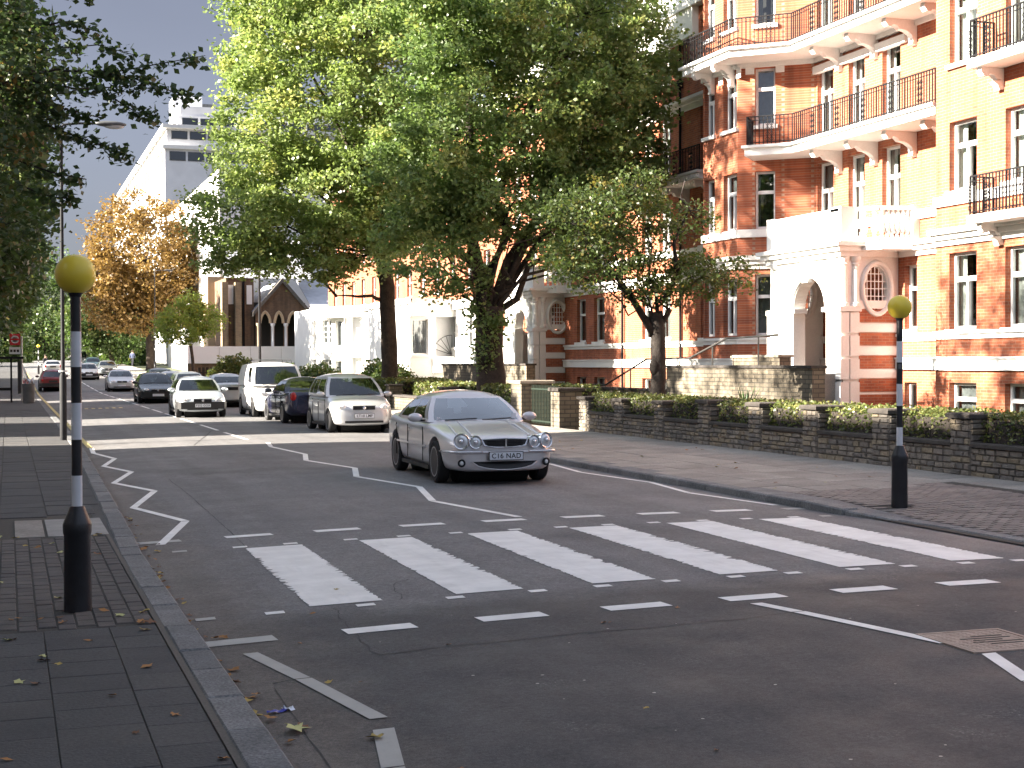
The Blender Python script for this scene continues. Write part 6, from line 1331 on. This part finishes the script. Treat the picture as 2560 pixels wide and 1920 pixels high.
car('grey van waiting in the distance beside the teal car', (7.9, 178, rz(7.9, 178)), 0, 'paint_grey', VAN, detail=0, name='parked_van', cat='van')
car('dark red car seen through the bus stop frame', (2.75, 101, rz(2.75, 101)), R(180), 'paint_red', ESTATE, detail=0)
car('silver car heading away beyond the bus stop', (3.9, 142, rz(3.9, 142)), R(180), 'paint_silver', SAL2, detail=0, name='departing_car')
# ================================================================== street furniture
def beacon(label, loc, big=True):
    t = thing('belisha_beacon', label, 'beacon', loc)
    MB().lathe([(.102, -.1), (.100, .0), (.096, .56), (.102, .58), (.104, .64), (.098, .66), (.066, .735), (.052, .775)], (0, 0, 0), 24).build('base_sleeve', 'post_black', t, smooth=35)
    z = .76; H = 2.36; n = 6; cols = ['post_white', 'post_black'] * 3
    hs_ = [.24, .30, .30, .30, .30, .10]; zz = z
    for k, c in enumerate(['post_white', 'post_black', 'post_white', 'post_black', 'post_white', 'post_black']):
        h = (.24, .265, .27, .265, .26, .255)[k] ; MB().lathe([(.038, zz), (.038, zz + h)], (0, 0, 0), 18).build('band', c, t, smooth=35); zz += h
    MB().lathe([(.040, zz - .001), (.046, zz - .0 + .02), (.075, zz + .05), (.082, zz + .075)], (0, 0, 0), 20).build('globe_cup', 'post_black', t, smooth=35)
    MB().sphere((0, 0, zz + .165), .147, 32, 20).build('globe', 'globe_yellow', t, smooth=1)
    return t, zz
b1, zz_ = beacon('large yellow-globed striped beacon standing on the near left pavement', (.47, 11.07, .045))
b2_, _ = beacon('yellow-globed striped beacon on the right footway in front of the stone wall', (10.37, 15.18, .055))
b3_, _ = beacon('tiny distant striped beacon at the far crossing', (2.6, 139, rise(139) + .25))
pn_ = MB().add([(.0, 0, 0), (.006, 0, 0), (.006, 0, .12), (.0, 0, .12)], [(0, 1, 2, 3)])
MB().box(-.045, .02, -.041, -.0385, 1.72, 1.78).build('sticker', 'lamp_grey', b2_)
mat('lamp_post_grey', (.022, .023, .026), .7, spec=.2, var=.3, vscale=4)
# lamp posts
def lamp(label, loc, H, arm, hd_, mt='lamp_post_grey', group=None, r=.047):
    t = thing('lamp_post', label, 'street lamp', loc)
    MB().lathe([(r * 1.75, -.1), (r * 1.75, 1.5), (r * 1.1, 1.6), (r, 1.62), (r * .75, H)], (0, 0, 0), 16).build('column', mt, t, smooth=35)
    if arm:
        MB().tube([(0, 0, H - .05), (.05, 0, H + .03), (.4, 0, H + .08), (arm, 0, H + .1)], .03, 8).build('arm', mt, t, smooth=1)
        o = MB().sphere((0, 0, 0), 1, 16, 8, (.38, .11, .075)).build('lantern', 'lamp_grey', t, smooth=1); o.location = (arm + .28, 0, H + .1)
        MB().sphere((0, 0, 0), 1, 14, 6, (.24, .09, .07)).build('lens_bowl', 'lamp_pale', o, smooth=1).location = (.08, 0, -.05)
    return t
l1 = lamp('tall grey lamp post with a lantern on a short arm at the left kerb', (1.22, 35.8, .05), 7.45, .85, 1)
MB().lathe([(.10, 1.62), (.10, 1.66)], (0, 0, 0), 12).build('collar', 'lamp_pale', l1)
l2 = lamp('dark slim lamp post rising in front of the pale hoarding', (12.75, 77.5, .15), 8.4, .7, 1, 'iron_black', r=.075)
l3 = lamp('thin grey pole in front of the autumn tree', (12.0, 128, rise(128)), 9.3, .9, 1, 'lamp_grey')
# bus stop: flag post and open shelter frame
bs = thing('bus_stop_flag', 'red roundel bus stop flag with white route panel on a post', 'bus stop', (.28, 73.5, .05)); mat('stop_red', (.48, .02, .03), .4)
MB().tube([(.33, 0, 0), (.33, 0, 3.15)], .045, 10).build('post', 'lamp_pale', bs); MB().box(-.22, .27, -.02, .02, 2.72, 3.26).build('roundel_plate', 'stop_red', bs); 
MB().lathe([(.19, -.024), (.19, -.028), (.13, -.028), (.13, -.024)], (.025, 0, 2.99), 20, axis='Y').build('roundel_ring', 'plate_white', bs); MB().box(-.19, .24, -.032, -.029, 2.95, 3.03).build('roundel_bar', 'stop_red', bs)
MB().box(-.24, .27, -.02, .02, 2.28, 2.62).build('route_panel', 'plate_white', bs)
for i in range(3): MB().box(-.2 + i * .15, -.09 + i * .15, -.026, -.0215, 2.38, 2.5).build('route_number', 'ink', bs)
sh = thing('bus_shelter', 'open dark-framed bus shelter at the left edge of the pavement', 'bus shelter', (0, 0, 0))
for x, y in ((-.9, 71.2), (.12, 71.2), (-.9, 74.6), (.12, 74.6), (.62, 74.6)): MB().box(x - .04, x + .04, y - .04, y + .04, .05, 2.1).build('upright', 'iron_black', sh)
for y in (71.2, 74.6): MB().box(-1.0, .16, y - .03, y + .03, .62, .70).build('cross_rail', 'iron_black', sh)
MB().box(-1.1, .66, 70.9, 75, 2.1, 2.2).build('roof', 'iron_black', sh); MB().box(.42, .66, 74.62, 74.66, .4, 2.0).build('advert_panel', 'lamp_grey', sh); MB().box(-.95, -.9, 71.2, 74.6, .3, 1.9).build('glass_panel', 'pane_dark', sh)
bn = thing('litter_bin', 'dark round litter bin overflowing with rubbish by the left kerb', 'litter bin', (.86, 69.5, .05)); MB().lathe([(.24, 0), (.26, .1), (.28, .85), (.29, .9), (.26, .9), (.25, .7)], (0, 0, 0), 18).build('drum', 'lamp_grey', bn, smooth=35)
o = crumple(5, .2, .18, .14).build('rubbish_bag', 'wrap_white', bn); o.location = (.02, 0, .88); mat('rubbish_red', (.4, .12, .12), .6); o = crumple(4, .12, .12, .1).build('rubbish', 'rubbish_red', bn); o.location = (-.12, -.08, .9)
# distant pedestrians: one continuous skinned body each
def person(label, loc, rot, top, trousers, stride=.22):
    t = thing('person', label, 'person', loc, rot)
    J = [(0, 0, .95), (0, 0, 1.15), (0, -.02, 1.40), (0, -.02, 1.52), (0, -.04, 1.68), (.09, 0, .90), (.11, -stride, .50), (.11, -stride * .9, .08), (.11, -stride * 1.5, .03), (-.09, 0, .90), (-.11, stride * .7, .50), (-.11, stride * 1.5, .10), (-.11, stride * 1.1, .03), (.19, -.02, 1.40), (.25, .08, 1.12), (.24, .02, .86), (-.19, -.02, 1.40), (-.25, -.1, 1.12), (-.24, -.22, .90)]
    E_ = [(0, 1), (1, 2), (2, 3), (3, 4), (0, 5), (5, 6), (6, 7), (7, 8), (0, 9), (9, 10), (10, 11), (11, 12), (2, 13), (13, 14), (14, 15), (2, 16), (16, 17), (17, 18)]
    Rr = [.15, .14, .17, .06, .10, .10, .075, .05, .045, .10, .075, .05, .045, .075, .055, .04, .075, .055, .04]
    me = bpy.data.meshes.new('body'); me.from_pydata(J, E_, []); o = bpy.data.objects.new('body', me); COL.objects.link(o)
    m = o.modifiers.new('skin', 'SKIN'); 
    for i, r_ in enumerate(Rr): me.skin_vertices[0].data[i].radius = (r_, r_ * .85)
    me.skin_vertices[0].data[0].use_root = True
    s = o.modifiers.new('sub', 'SUBSURF'); s.levels = 2; s.render_levels = 2
    dg = bpy.context.evaluated_depsgraph_get(); me2 = bpy.data.meshes.new_from_object(o.evaluated_get(dg)); bpy.data.objects.remove(o)
    for q in (top, trousers, 'skin'): me2.materials.append(M[q])
    for p in me2.polygons:
        c = p.center; p.material_index = 1 if c.z < .93 and abs(c.x) < .2 else 2 if (c.z > 1.47 or (abs(c.x) > .2 and c.z < .92)) else 0; p.use_smooth = True
    link('body', me2, t); h = MB().sphere((0, .0, 1.71), .105, 14, 8, (.95, 1.05, 1.0)); h.build('hair', 'hair', t, smooth=1); return t
mat('skin', (.48, .30, .22), .6); mat('hair', (.05, .035, .025), .8); mat('cloth_blue', (.09, .11, .20), .9); mat('cloth_dark', (.02, .022, .03), .9); mat('cloth_pale', (.55, .55, .55), .9)
person('person in a blue jacket walking on the far right footway', (13.0, 165, rise(165) + .3), 2.8, 'cloth_blue', 'cloth_dark')
person('person in pale top standing by the distant beacon', (3.3, 143, rise(143) + .1), .4, 'cloth_dark', 'cloth_pale', .12)
